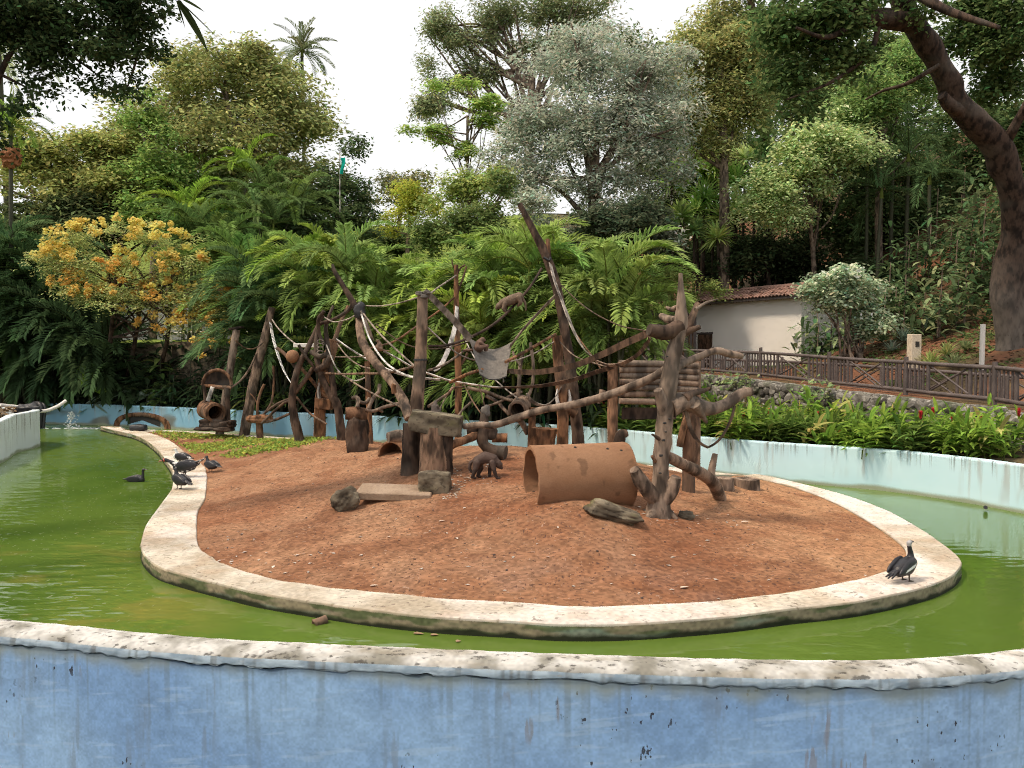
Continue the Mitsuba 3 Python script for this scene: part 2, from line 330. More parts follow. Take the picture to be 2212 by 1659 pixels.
# leaves
def unit(v): return v / (np.linalg.norm(v, axis=-1, keepdims=True) + 1e-12)
def leaves(c, L, Wd, rng, up=.6, droop=0., out=None):
    n = len(c)
    nr = rng.normal(size=(n, 3)); nr[:, 2] = np.abs(nr[:, 2])
    nr = unit(unit(nr) * (1 - up * .5) + np.array([0, 0, up]) + (0 if out is None else out * .5))
    d = rng.normal(size=(n, 3)); d[:, 2] -= droop
    d = unit(d - nr * (d * nr).sum(1, keepdims=True)); b = np.cross(nr, d)
    s = (.7 + .6 * rng.random(n))[:, None]
    L, Wd = L * s, Wd * s
    v = np.stack([c - d * L * .5, c + b * Wd * .5 + d * L * .05 + nr * L * .04, c + d * L * .5 - nr * L * .10, c - b * Wd * .5 + d * L * .05 + nr * L * .04], 1).reshape(-1, 3)
    i = np.arange(n)[:, None] * 4
    return v, np.vstack([i + [0, 1, 2], i + [0, 2, 3]])
def lance(base, d, L, Wd, nrm, droop=.3, segs=4):
    """one long leaf as a folded, bending blade; all arguments (n, 3) or (n,)"""
    n = len(base); d = unit(d); b = unit(np.cross(d, nrm)); nr = np.cross(b, d)
    L = np.broadcast_to(L, n)[:, None]; Wd = np.broadcast_to(Wd, n)[:, None]; dr_ = np.broadcast_to(droop, n)[:, None]
    rows = []
    for k in range(segs + 1):
        t = k / segs
        c = base + d * L * t * (1 - .12 * dr_ * t) - np.array([0, 0, 1.]) * (dr_ * L * t**2)
        w = Wd * .5 * (math.sin(math.pi * min(1, .12 + .88 * t)**.8) ** .8 if t < 1 else 0.02)
        rows.append(np.stack([c - b * w + nr * w * .35, c, c + b * w + nr * w * .35], 1))
    v = np.stack(rows, 1).reshape(-1, 3)
    m = 3 * (segs + 1); f = []
    for k in range(segs):
        for j in range(2):
            a = 3 * k + j
            f += [[a, a + 1, a + 4], [a, a + 4, a + 3]]
    f = np.array(f)
    return v, (np.arange(n)[:, None, None] * m + f[None]).reshape(-1, 3)
def blade(base, d, L, Wd, nrm, droop=.3):
    """a narrow leaflet: root, two broad points and a drooping tip"""
    d = unit(d); b = unit(np.cross(d, nrm)); L = np.broadcast_to(L, len(base))[:, None]; g = np.array([0, 0, 1.])
    m = base + d * L * .45 - g * L * droop * .18; e = base + d * L * .94 - g * L * droop
    v = np.stack([base, m - b * Wd * .5, m + b * Wd * .5, m + nrm * Wd * .18, e], 1).reshape(-1, 3)
    i = np.arange(len(base))[:, None] * 5
    return v, np.vstack([i + [0, 3, 1], i + [0, 2, 3], i + [1, 3, 4], i + [3, 2, 4]])
LEAF = 2.15
def tint(n, col, rng, var=.25, rep=4, clump=None):
    col = np.asarray(col, float); col = col * .86 + .14 * col.mean()
    k = (1 + var * rng.normal(size=(n, 1))) * (1 if clump is None else clump[:, None])
    hue = 1 + .5 * var * rng.normal(size=(n, 1)) * np.array([[1.3, .1, .2]])
    return np.repeat(np.clip(LEAF * col * k * hue, .004, .85), rep, 0)
def crown(blobs, seed, n_clump, per, L, Wd, col, var=.22, clump_r=.7, up=.6, droop=.2, shell=.45, flat=.6, cvar=.25, tuft=11):
    """blobs: (centre, radii). Leaves gathered in clumps spread through the blobs' volume, most near the outside; returns mesh, colours, clump centres"""
    rng = rng_(seed)
    vol = np.array([np.prod(r) ** .75 for _, r in blobs])
    nb = max(6, n_clump // tuft); idx = rng.choice(len(blobs), nb, p=vol / vol.sum())      # boughs, each ending in a tuft of clumps
    bd = unit(rng.normal(size=(nb, 3)) + [0, 0, .25]); rad = np.clip(shell + (1 - shell) * rng.random(nb) + .16 * rng.normal(size=nb), .1, 1.2)
    R = np.array([blobs[i][1] for i in idx]); bc = np.array([blobs[i][0] for i in idx]) + bd * R * rad[:, None]
    br = np.clip(np.cbrt(R.prod(1)) * .36, clump_r * .9, 2.6) * (.6 + .8 * rng.random(nb))
    k = rng.integers(0, nb, n_clump); d = unit(rng.normal(size=(n_clump, 3)) * [1, 1, .75] + [0, 0, .45])
    cc = bc[k] + d * br[k, None] * np.array([1.15, 1.15, .75]) * (.55 + .5 * rng.random((n_clump, 1))); n = len(cc)
    cs = clump_r * (.6 + .8 * rng.random(n))
    off = rng.normal(size=(n, per, 3)) * .5 * np.array([1, 1, flat]) * cs[:, None, None]
    off[..., 2] -= .25 * (off[..., 0] ** 2 + off[..., 1] ** 2) / cs[:, None]
    c = (cc[:, None] + off).reshape(-1, 3)
    v, f = leaves(c, L, Wd, rng, up, droop, np.repeat(d, per, 0))
    cl = np.repeat(1 + cvar * rng.normal(size=n), per)
    return (v, f), tint(len(c), col, rng, var, 4, np.clip(cl, .45, 1.8)), cc
def limbs(base, cc, seed, n=14, r0=.25, fork=None, sides=6):
    """trunk to the crown's middle and boughs out to some of its clumps, as one tapering skeleton"""
    rng = rng_(seed); top = cc.mean(0) if fork is None else np.asarray(fork, float)
    base = np.asarray(base, float); mid = (base + top) / 2 + rng.normal(size=3) * [.25, .25, 0]
    parts = [tube([base, mid, top], [r0 * 1.25, r0, r0 * .7], 14, 9, .12, seed)]
    for k in rng.choice(len(cc), min(n, len(cc)), replace=False):
        s = spline([base, mid, top], 20)[rng.integers(11, 20)]
        e = cc[k]; m = s * .45 + e * .55 + np.array([0, 0, .12 * np.linalg.norm(e - s)]) * rng.normal()
        parts.append(tube([s, m, e], [r0 * .5, r0 * .3, r0 * .1], 9, sides, .12, k, caps=False))
        if len(cc) > 40:
            near = cc[np.argsort(((cc - e) ** 2).sum(1))[rng.integers(3, 14)]]
            parts.append(tube([m, (m + near) / 2 + rng.normal(size=3) * .1, near], [r0 * .25, r0 * .1], 6, 5, .1, k, caps=False))
    return cat(parts)

def frond(base, az, elev, L, n=26, ll=.45, lw=.05, bend=1.1, col=(.07, .14, .03), rng=None, v_up=.8, width_tone=1.):
    """a feather palm leaf: an arching midrib with two rows of leaflets"""
    h = np.array([math.cos(az), math.sin(az), 0.])
    s = np.linspace(0, 1, n); th = elev - bend * s ** 1.4
    st = np.stack([np.cos(th), np.sin(th)], 1) * L / (n - 1)
    xy = np.vstack([[0, 0], np.cumsum(st[:-1], 0)])
    p = np.asarray(base, float) + xy[:, :1] * h + xy[:, 1:] * np.array([0, 0, 1.])
    rib = tube(p[::3] if (n - 1) % 3 == 0 else np.vstack([p[::3], p[-1:]]), [.022 * L / 2, .004], None, 4, 0, caps=False)
    side = np.array([-h[1], h[0], 0.])
    t = unit(np.gradient(p, axis=0)); nrm = unit(np.cross(side[None], t)); nrm *= np.sign(nrm[:, 2:] + 1e-6)
    V, Fc, Cc = [rib[0]], [rib[1]], [np.tile(np.asarray(col) * [1.3, 1.1, .9], (len(rib[0]), 1))]
    k = np.arange(3, n)
    u = s[k]; ln = ll * (.30 + .70 * np.sin(np.pi * np.clip(.16 + .80 * u, 0, 1)) ** .7)
    for sg in (-1, 1):
        d = side * sg * .75 + t[k] * (.60 + .75 * u[:, None]) + nrm[k] * v_up
        if rng is not None: d = d + rng.normal(size=d.shape) * .10
        v, f = blade(p[k], d, ln * (1 if rng is None else (.85 + .3 * rng.random(len(k)))), lw, nrm[k], .30)
        Fc.append(f + sum(map(len, V))); V.append(v)
        c = np.asarray(col)[None] * (1 + .18 * (rng.normal(size=(len(k), 1)) if rng is not None else 0))
        Cc.append(np.repeat(np.clip(c * LEAF, .004, .8), 5, 0))
    return (np.vstack(V), np.vstack(Fc)), np.vstack(Cc)
def palm(name, label, cat_, base, H, seed, stems=3, fronds=7, L=2.2, ll=.5, lw=.055, col=(.08, .16, .025), group=None, spread=.5, r=.05, bend=1.2, elev=(.5, 1.35), tone=.42, lean=.12, n=30, rise=.38, trunk='stem', stemc=(.05, .052, .028), dead=0, top_only=False):
    rng = rng_(seed); t = thing(name, label, cat_, group)
    for k in range(stems):
        a = rng.random() * 6.28
        b = np.asarray(base, float) + [spread * rng.random() * math.cos(a), spread * rng.random() * math.sin(a), 0]
        h = H * (1 if k == 0 else .62 + .4 * rng.random()) - L * rise
        top = b + [h * lean * rng.normal(), h * lean * rng.normal(), h]
        st = tube([b - [0, 0, .3], (b + top) / 2 + rng.normal(size=3) * .08 * [1, 1, 0], top], [r * 1.25, r, r * .8], 10, 6, .06, seed)
        add(t, trunk, st, 'fur', color=np.tile(np.asarray(stemc) * (.8 + .4 * rng.random()), (len(st[0]), 1)) * (.75 + .5 * meshkit.noise(st[0] * [3, 3, 9], 2))[:, None])
        cs = tube([top - [0, 0, .25], top + [0, 0, .3]], [r * 1.1, r * .7], 4, 7, .02)
        add(t, 'crown_shaft', cs, 'leaf', color=np.tile([[.16, .20, .05]], (len(cs[0]), 1)))
        a0 = rng.random() * 6.28
        for i in range(fronds):
            az = a0 + i * 2.4 + .3 * rng.normal(); u = i / max(1, fronds - 1)
            el = elev[1] + (elev[0] - elev[1]) * u + .1 * rng.normal()
            cc = np.asarray(col) * (1 + .18 * rng.normal()) * np.array([1 + .06 * rng.normal(), 1, 1])
            if i >= fronds - dead: cc = np.array([.24, .15, .05]) * (.8 + .4 * rng.random())
            m, c = frond(top + [0, 0, .2], az, el, L * (.85 + .3 * rng.random()), n, ll, lw, bend * (.85 + .3 * rng.random()), cc, rng)
            add(t, 'frond', m, 'leaf_gloss', smooth=False, color=c)
    return t
def rosette(t, c, R, n, col, rng, Wd=.07, part='leaf_rosette', elev=(-.5, 1.4)):
    az = rng.random(n) * 6.28; el = elev[0] + (elev[1] - elev[0]) * rng.random(n) ** .8
    d = np.stack([np.cos(az) * np.cos(el), np.sin(az) * np.cos(el), np.sin(el)], 1)
    m = lance(np.tile(c, (n, 1)) + d * .05, d, R * (.75 + .4 * rng.random(n)), Wd, np.tile([0, 0, 1.], (n, 1)) + .2 * rng.normal(size=(n, 3)), .22, 3)
    add(t, part, m, 'leaf_gloss', smooth=False, color=tint(n, col, rng, .2, 12))
# ---------------------------------------------------------------- the pool: outlines in plan (metres), read off the photograph at known heights
KZ, WZ = .17, .85
kerb_out = G2([(217,921),(254,930),(294,940),(322,955),(342,972),(355,989),(369,1009),(374,1030),(371,1053),(362,1067),(340,1097),(315,1132),(304,1169),(304,1180),(312,1199),(340,1222),(395,1240),(450,1254),(550,1278),(650,1295),(800,1317),(950,1332),(1106,1341),(1206,1347),(1356,1346),(1556,1332),(1706,1314),(1856,1297),(1996,1267),(2056,1242),(2077,1219),(2073,1204),(2051,1184),(2006,1152),(1956,1122),(1906,1097),(1821,1067),(1731,1044),(1640,1024),(1500,1003)], KZ)
far_side = [(5.0, 17.2), (3.6, 18.6), (1.2, 20.3), (-1.2, 21.9), (-4.2, 23.6), (-7.5, 25.6), (-11.0, 27.6), (-14.0, 28.6)]
kerb_out = np.vstack([kerb_out[:-1], far_side])
kerb_in = G2([(262,922),(288,926),(338,940),(372,955),(393,972),(413,991),(437,1004),(445,1026),(444,1045),(440,1077),(425,1102),(422,1137),(425,1177),(450,1202),(500,1224),(600,1252),(750,1273),(900,1288),(1106,1301),(1256,1309),(1406,1306),(1556,1297),(1681,1282),(1806,1262),(1886,1243),(1931,1229),(1958,1212),(1962,1195),(1951,1175),(1906,1142),(1831,1097),(1756,1064),(1681,1042),(1600,1025)], KZ)
far_in = Polygon(kerb_out).buffer(-.5)
fi = np.array([(4.6, 16.7), (3.1, 18.1), (.8, 19.8), (-1.6, 21.4), (-4.5, 23.1), (-7.7, 25.1), (-11.1, 27.1), (-13.6, 28.0)])
kerb_in = np.vstack([kerb_in, fi])
def closed_spline(p, n):
    p = np.asarray(p, float); q = np.vstack([p[-2:], p, p[:3]])
    d = np.r_[0, np.cumsum(np.linalg.norm(np.diff(q, axis=0), axis=1))]
    s = spline(np.c_[q, np.zeros(len(q))], 60 * (len(q) - 1))[:, :2]
    k0, k1 = 2 * 60, (2 + len(p)) * 60
    s = s[k0:k1]; L = np.r_[0, np.cumsum(np.linalg.norm(np.diff(np.vstack([s, s[:1]]), axis=0), axis=1))]
    u = np.linspace(0, L[-1], n, endpoint=False)
    s2 = np.vstack([s, s[:1]])
    return np.c_[np.interp(u, L, s2[:, 0]), np.interp(u, L, s2[:, 1])]
KO, KI = closed_spline(kerb_out, 700), closed_spline(kerb_in, 700)
island_poly = Polygon(KI).buffer(0); kerb_poly = Polygon(KO).buffer(0)
wall_V = [(75,871),(250,875),(430,882),(600,890),(799,898),(1029,909),(1180,917),(1320,927),(1503,943),(1700,957.8),(1913,971.5),(2080,988),(2212,1005)]
back_in = np.vstack([G2(wall_V, WZ), [(10.0, 10.6), (9.9, 8.4), (8.2, 6.6), (5.6, 5.75)]])
near_V = [(2212,1396),(2056,1412),(1856,1422),(1606,1419),(1350,1412),(1106,1404),(850,1393),(605,1382),(370,1367),(180,1349),(0,1333)]
near_in = np.vstack([[(5.0, 5.5)], G2(near_V, WZ), [(-5.2, 6.1), (-6.6, 7.0)]])
left_in = np.array([(-7.2, 7.8), (-9.4, 11.0), (-11.6, 15.6), tuple(G(0, 1002, 0)[:2]), tuple(G(34, 980, 0)[:2]), tuple(G(70, 958, 0)[:2])])
left_end = np.array([left_in[-1], left_in[-1] + [-5.5, 1.2], (-24.5, 28.5), (-24.5, 33.6), tuple(back_in[0])])
pool_poly = Polygon(np.vstack([back_in, near_in, left_in, left_end[1:-1]])).buffer(0)

# ---------------------------------------------------------------- ground heights
KT = None
from scipy.spatial import cKDTree
_ki = cKDTree(KI)
def h_island(x, y):
    x, y = np.asarray(x, float), np.asarray(y, float)
    d = _ki.query(np.stack([x, y], -1))[0]
    d = np.where(shapely.contains_xy(island_poly, x, y), d, -d)
    e = 1 - np.exp(-np.clip(d, 0, None) / 1.5)
    g = .82 * np.exp(-((x - .1) / 3.9) ** 2 - ((y - 15.4) / 4.8) ** 2) + .47 * np.exp(-((x + 4.6) / 3.) ** 2 - ((y - 21.) / 3.2) ** 2)
    g += .30 * np.exp(-((x - .75) / 1.25) ** 2 - ((y - 10.9) / 1.0) ** 2) + .1 * np.exp(-((x - .9) / .8) ** 2 - ((y - 9.6) / .9) ** 2)
    q = np.stack([x, y, 0 * x], -1)
    return KZ - .035 + e * (.05 + g) + np.clip(d, 0, .6) * .16 * (meshkit.fbm(q * 1.1, 4, 3) - .42) + np.clip(d, 0, .4) * .09 * (meshkit.fbm(q * 5.5, 2, 4) - .5)
def gp(X, Y):
    """where the pixel's ray meets the island's soil"""
    d = ray(X, Y); t = np.linspace(6.5, 32, 5200) / d[1]
    p = np.array([0, 0, EYE]) + t[:, None] * d
    below = np.nonzero(p[:, 2] < h_island(p[:, 0], p[:, 1]))[0]
    if not len(below): raise ValueError(f'no ground at {X},{Y}')
    return p[below[0]]
def gD(X, Y): return gp(X, Y)[1]
def on(x, y, dz=0.): return np.array([x, y, float(h_island(np.array([x]), np.array([y]))[0]) + dz])

fence_V = [(2330, 16.2), (2149, 19.0), (1957, 21.6), (1791, 24.6), (1643, 28.0), (1539, 31.0), (1440, 34.0), (1350, 38.0), (1290, 43.)]
fence_xy = np.array([[(X - CX) / F * D, D] for X, D in fence_V])
fence_line = LineString(np.vstack([fence_xy[0] + 30 * unit(fence_xy[0] - fence_xy[1]), fence_xy[1:], fence_xy[-1] + 30 * unit(fence_xy[-1] - fence_xy[-2])]))
def signed(line, x, y):
    """distance from a line running away from the camera, positive on its right"""
    xy = np.array(line.coords); pts = shapely.points(np.c_[np.ravel(x), np.ravel(y)])
    d = shapely.distance(line, pts)
    side = np.interp(np.ravel(y), xy[:, 1], xy[:, 0])
    return (np.where(np.ravel(x) > side, d, -d)).reshape(np.shape(x))
def path_z(y): return np.interp(y, [14, 19, 21.6, 24.6, 28, 31, 34, 40], [1.35, 1.60, 1.72, 1.85, 2.03, 2.13, 2.2, 2.3])
house_c = np.array([13.6, 43.6])
back_line = LineString(back_in[:10])
TERR = 2.4
def h_ground(x, y):
    x, y = np.asarray(x, float), np.asarray(y, float)
    pts = shapely.points(np.c_[x.ravel(), y.ravel()])
    dp = shapely.distance(pool_poly, pts).reshape(x.shape)
    q = np.stack([x, y, 0 * x], -1); nz = meshkit.fbm(q * .16, 4, 9) - .5
    step = np.clip((dp - TERR) / .25, 0, 1)
    left = .72 + step * (2.75 + .02 * dp) + .36 * np.clip(dp - 14, 0, 34) + .6 * nz * step
    s = signed(fence_line, x, y)
    pz = path_z(y)
    right = np.where(s < -.45, .72 + .1 * nz, pz - .42 * np.clip((s - .7) / 1.2, 0, 1) + .5 * np.clip((s - 4.6) / 1.5, 0, 1))
    right = right + (np.where(s > 6.2, .33 * (s - 6.2), 0) + np.where(s > 13, .45 * (s - 13), 0)) * np.clip((y - 10) / 10, 0, 1) + .35 * nz * np.clip(s - 4, 0, 1)
    right = np.minimum(right, 21 + nz)
    hd = np.linalg.norm((q[..., :2] - house_c) @ np.array([[.78, -.62], [.62, .78]]) / [6.6, 5.], axis=-1)
    right = np.where(s > 0, right + (2.25 - right) * np.clip((1.45 - hd) / .45, 0, 1), right)
    w = np.clip((x - 3.0 - np.clip(y - 40, 0, 99) * .12) / 1.6, 0, 1); w = w * w * (3 - 2 * w)
    z = left * (1 - w) + right * w
    near = np.clip((9.5 - y) / 2., 0, 1)
    z = z * (1 - near) + near * (-.62)
    lft = np.clip((-11.5 - x) / 2, 0, 1) * np.clip((27.5 - y) / 1.5, 0, 1)
    z = z * (1 - lft) + lft * .95
    z = np.minimum(z, 21 + 2 * nz)
    inside = shapely.distance(pool_poly.buffer(.42), pts).reshape(x.shape) <= 0
    return np.where(inside, -1.0, z)
def hg(x, y): return float(h_ground(np.array([x]), np.array([y]))[0])

def sheet(xs, ys, hf):
    X, Y = np.meshgrid(xs, ys); Z = hf(X, Y); n, m = X.shape
    i, j = np.meshgrid(np.arange(n - 1), np.arange(m - 1), indexing='ij'); a = i * m + j
    f = np.vstack([np.stack([a, a + 1, a + m + 1], -1).reshape(-1, 3), np.stack([a, a + m + 1, a + m], -1).reshape(-1, 3)])
    return np.stack([X, Y, Z], -1).reshape(-1, 3), f
def spaced(a, b, fine, lo, hi, n):
    far = np.geomspace(1, 60, n) - 1
    return np.unique(np.r_[a - (a - lo) * far[::-1] / far[-1], np.arange(a, b + fine, fine), b + fine + (hi - b - fine) * far / far[-1]])
struct('ground', sheet(spaced(-27, 22, .3, -500, 500, 30), spaced(3, 52, .3, -120, 900, 30), h_ground), 'ground_mat', smooth=True)
# water
pw = pool_poly.buffer(.1)
pv, pf = trimesh.creation.triangulate_polygon(pw, engine='earcut')
struct('water', (np.c_[pv, np.zeros(len(pv))], pf), 'water_mat', smooth=False)
# island soil
bx0, by0, bx1, by1 = island_poly.bounds
sx, sy = np.arange(bx0 - .2, bx1 + .2, .085), np.arange(by0 - .2, by1 + .2, .085)
iv, if_ = sheet(sx, sy, h_island)
okv = shapely.contains_xy(island_poly.buffer(.16), iv[:, 0], iv[:, 1])
if_ = if_[okv[if_].all(1)]
uq, inv = np.unique(if_, return_inverse=True)
struct('island_soil', (iv[uq], inv.reshape(-1, 3)), 'soil', smooth=True)
# kerb: a profile swept between the two outlines
def kerb():
    tree = cKDTree(KI); N = len(KO)
    _, j = tree.query(KO)
    inner = KI[j]
    for _ in range(6): inner = (np.roll(inner, 1, 0) + inner + np.roll(inner, -1, 0)) / 3
    nz = meshkit.fbm(np.c_[KO * 2.3, np.zeros(N)], 3, 5) - .5
    ins = unit(inner - KO)
    prof = [(KO - ins * .01, np.full(N, -.7)), (KO, np.full(N, 0.)), (KO + ins * (.006 * 1), np.full(N, .08)), (KO, KZ - .025 + .01 * nz), (KO + ins * .012, KZ - .006 + .012 * nz), (KO + ins * .04, KZ + .012 * nz),
            (KO + (inner - KO) * .35, KZ + .006 * nz), (KO + (inner - KO) * .7, KZ - .008 * nz), (inner + .06 * ins * nz[:, None], np.full(N, KZ) + .006 * nz), (inner + ins * .02, np.full(N, KZ - .02)), (inner + ins * .04, np.full(N, -.2))]
    M = len(prof)
    v = np.stack([np.c_[p, z] for p, z in prof], 1)
    i, k = np.meshgrid(np.arange(N), np.arange(M - 1), indexing='ij'); i2 = (i + 1) % N
    f = np.vstack([np.stack([i * M + k, i2 * M + k, i2 * M + k + 1], -1).reshape(-1, 3), np.stack([i * M + k, i2 * M + k + 1, i * M + k + 1], -1).reshape(-1, 3)])
    return v.reshape(-1, 3), f
t = thing('island_kerb', 'low concrete kerb round the soil island, green with algae at the waterline', 'kerb')
scene[t] = mikit.ply(kerb(), 'kerb_mat', smooth=35)

# walls
def resample(p, step):
    p = np.asarray(p, float); n = 40 * len(p)
    s = spline(np.c_[p, np.zeros(len(p))], n)[:, :2]
    L = np.r_[0, np.cumsum(np.linalg.norm(np.diff(s, axis=0), axis=1))]
    u = np.arange(0, L[-1], step)
    return np.c_[np.interp(u, L, s[:, 0]), np.interp(u, L, s[:, 1])], u
def normals2(p, sign):
    t = unit(np.gradient(p, axis=0)); return sign * np.c_[-t[:, 1], t[:, 0]]
def sweep(p, u, nrm, prof):
    """prof(u) -> offsets (n, m) outward and heights (n, m)"""
    o, z = prof; n, m = o.shape
    v = np.concatenate([p[:, None] + nrm[:, None] * o[..., None], z[..., None]], -1)
    i, k = np.meshgrid(np.arange(n - 1), np.arange(m - 1), indexing='ij'); a = i * m + k
    f = np.vstack([np.stack([a, a + m, a + m + 1], -1).reshape(-1, 3), np.stack([a, a + m + 1, a + 1], -1).reshape(-1, 3)])
    uv = np.stack([np.broadcast_to(u[:, None], (n, m)), z], -1).reshape(-1, 2)
    return (v.reshape(-1, 3), f), uv
def front_wall():
    p, u = resample(near_in, .009); n = len(p)
    nr = normals2(p, 1.0)                       # the outline runs right to left, so this points at the visitor
    if nr[n // 2][1] > 0: nr = -nr
    TH = .235
    one = np.c_[u, np.zeros(n), np.zeros(n)]
    zc = .762 + .012 * (meshkit.fbm(one * 2.2, 4, 21) - .5) * 2 + .012 * (meshkit.noise(one * 17, 22) - .5) * 2      # where the coping has cracked off the wall
    gap = .007 + .016 * np.clip(meshkit.fbm(one * 5.5, 4, 23) - .46, 0, 1) * 3 + .022 * np.clip(meshkit.noise(one * 3.2, 25) - .70, 0, 1) * 3
    def rough(z, f, amp): return amp * (meshkit.fbm(np.stack([np.broadcast_to(u[:, None], z.shape) * f, z * f, 0 * z], -1), 3, 24) - .5)
    zt = WZ + .012 * (meshkit.fbm(one * 1.4, 4, 26) - .5)
    k = np.array([[0.0, -.9], [0.0, -.2], [.0, -.06], [.012, -.018], [.035, 0.], [.08, .006], [.14, .004], [.19, -.004], [.222, -.016], [.240, -.036], [.246, -.055]])
    o = np.tile(k[:, 0], (n, 1)); z = zt[:, None] + k[:, 1]
    o[:, 4:] += rough(z[:, 4:] + o[:, 4:], 14, .007); z[:, 3:] += rough(o[:, 3:] * 3, 16, .007)
    zb = np.c_[.72 * z[:, -1] + .28 * zc, .4 * z[:, -1] + .6 * zc, .1 * z[:, -1] + .9 * zc]; z = np.c_[z, zb]; o = np.c_[o, TH + .012 + rough(zb, 12, .005)]
    o = np.c_[o, TH + .008 + rough(zc[:, None] + gap[:, None], 16, .012), TH - .05 * np.ones(n), TH - .07 * np.ones(n)]
    z = np.c_[z, zc + gap, zc + gap + .004, zc + .001]
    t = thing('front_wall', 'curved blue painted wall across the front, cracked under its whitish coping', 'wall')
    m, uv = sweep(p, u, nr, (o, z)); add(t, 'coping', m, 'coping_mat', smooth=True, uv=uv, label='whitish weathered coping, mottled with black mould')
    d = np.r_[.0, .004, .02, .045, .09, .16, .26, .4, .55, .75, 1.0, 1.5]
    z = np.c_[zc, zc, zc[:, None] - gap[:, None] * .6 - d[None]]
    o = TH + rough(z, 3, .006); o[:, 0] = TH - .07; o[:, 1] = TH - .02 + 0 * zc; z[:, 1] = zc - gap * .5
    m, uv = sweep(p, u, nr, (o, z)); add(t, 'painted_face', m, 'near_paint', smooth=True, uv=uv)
front_wall()
def plain_wall(name, label, pts, sign, th, zt, step=.08, seed=1):
    p, u = resample(pts, step); n = len(p); nr = normals2(p, sign)
    one = np.c_[u, np.zeros(n), np.zeros(n)]; w = .012 * (meshkit.fbm(one * 1.3, 3, seed) - .5)
    zt = (zt if np.ndim(zt) == 0 else np.interp(np.linspace(0, 1, n), np.linspace(0, 1, len(zt)), zt)) + w
    k = np.array([[0, -9.], [0, -.12], [0, -.05], [-.004, -.03], [.012, -.006], [.03, 0], [th - .03, 0], [th - .01, -.01], [th, -.03], [th, -9.]])
    o = np.tile(k[:, 0], (n, 1)); z = np.where(k[:, 1] < -5, -.8, zt[:, None] + k[:, 1])
    o[:, 1:5] += .012 * (meshkit.fbm(np.c_[u * 1.5, u * 0, u * 0], 3, seed + 1) - .5)[:, None]
    m, uv = sweep(p, u, nr, (o, z))
    c = [cat([m])[0]]
    t = thing(name, label, 'wall'); add(t, 'painted_face', m, 'far_paint', smooth=True, uv=uv)
    return t, p, u, nr
bw, bp, bu, bn = plain_wall('back_wall', 'long pale blue wall of the moat, behind the island and along the right', back_in, 1.0, .2, WZ)
lw, lp, lu, ln_ = plain_wall('planter_wall', 'short whitish wall at the left edge, holding a bed of leaf litter', np.vstack([left_in, left_end[1:3]]), 1.0, .22, [.95, .98, 1.02, 1.1, 1.14, 1.14, 1.0], seed=4)
# ---------------------------------------------------------------- far vegetation on the hill
def B(D, *ell):
    """crown blobs from outlines: (x, y, half width, half height[, distance offset])"""
    out = []
    for e in ell:
        d = D + (e[4] if len(e) > 4 else 0)
        rx, rz = e[2] * d / F, e[3] * d / F
        out.append((P(e[0], e[1], d), np.array([rx, .8 * (rx + rz) / 2 + .3, rz])))
    return out
def tree(name, label, X, D, blobs, col, seed, n=500, per=24, L=.3, Wd=.15, clump=.8, r0=.25, boughs=14, tone=.62, group=None, up=.6, droop=.3, shell=.45, var=.22, fork=None, flat=.6, trunk=None, cvar=.25, cat_='tree', Y=None):
    t = thing(name, label, cat_, group)
    b = np.array([(X - CX) / F * D, D, 0.]); b[2] = hg(b[0], b[1]) - .2
    m, c, cc = crown(blobs, seed, n, per, L, Wd, col, var, clump, up, droop, shell, flat, cvar)
    tm = trunk if trunk is not None else limbs(b, cc, seed, boughs, r0, fork)
    wood(t, 'trunk', tm, tone)
    add(t, 'crown', m, 'leaf', smooth=False, color=c)
    return t
tree('broad_tree', 'large spreading olive green tree left of centre, below the tall coconut palm', 520, 50, B(50, (500,175,150,65), (420,240,120,75), (610,245,105,70), (330,310,90,75), (470,330,130,80,-2), (640,330,75,80), (560,400,120,70), (370,400,110,60,-3), (655,420,50,60), (700,300,30,40), (300,260,50,40), (560,130,70,30)), (.205, .22, .075), 11, 1800, 30, .30, .15, .9, .42, 20, .62)
tree('hillside_tree', 'rounded yellow green tree at the far left behind the orange flowering tree', 170, 46, B(46, (180,350,115,75), (270,410,100,75), (90,400,90,90), (160,440,120,60), (60,330,50,50), (290,330,60,50)), (.20, .215, .06), 12, 1000, 30, .28, .15, .8, .3, 14, .62)
tree('slender_tree', 'fresh green feathery tree between the rounded tree and the olive green one', 330, 44, B(44, (310,330,60,80), (350,400,70,60), (300,250,35,50), (330,470,80,40)), (.15, .22, .05), 13, 420, 28, .27, .13, .7, .2, 10, .62)
tree('bare_tree', 'thin half bare tree against the sky above the far left trees', 330, 60, B(60, (260,260,70,40), (340,240,60,40), (300,300,70,30), (420,140,60,30)), (.12, .14, .07), 14, 60, 16, .28, .12, .9, .16, 18, .62)
tree('pointed_tree', 'dense dark green pointed tree in the gap of sky, right of the flag', 745, 48, B(48, (768,345,22,36), (755,400,45,45), (735,450,70,50), (750,500,85,45), (710,400,32,34), (690,470,40,50)), (.06, .09, .035), 15, 420, 26, .24, .14, .6, .25, 6, .62, shell=.55)
tree('golden_tree', 'small bright yellow green tree in the gap left of the tall airy tree', 880, 56, B(56, (880,440,55,40), (850,470,40,30), (915,455,35,35)), (.25, .27, .03), 16, 170, 26, .26, .13, .7, .14, 8, .62)
tree('distant_tree', 'hazy olive tree far back in the gap of sky', 850, 68, B(68, (850,400,60,35), (905,410,40,35), (820,430,40,30)), (.15, .155, .07), 17, 150, 24, .34, .17, 1.0, .18, 8, .62)
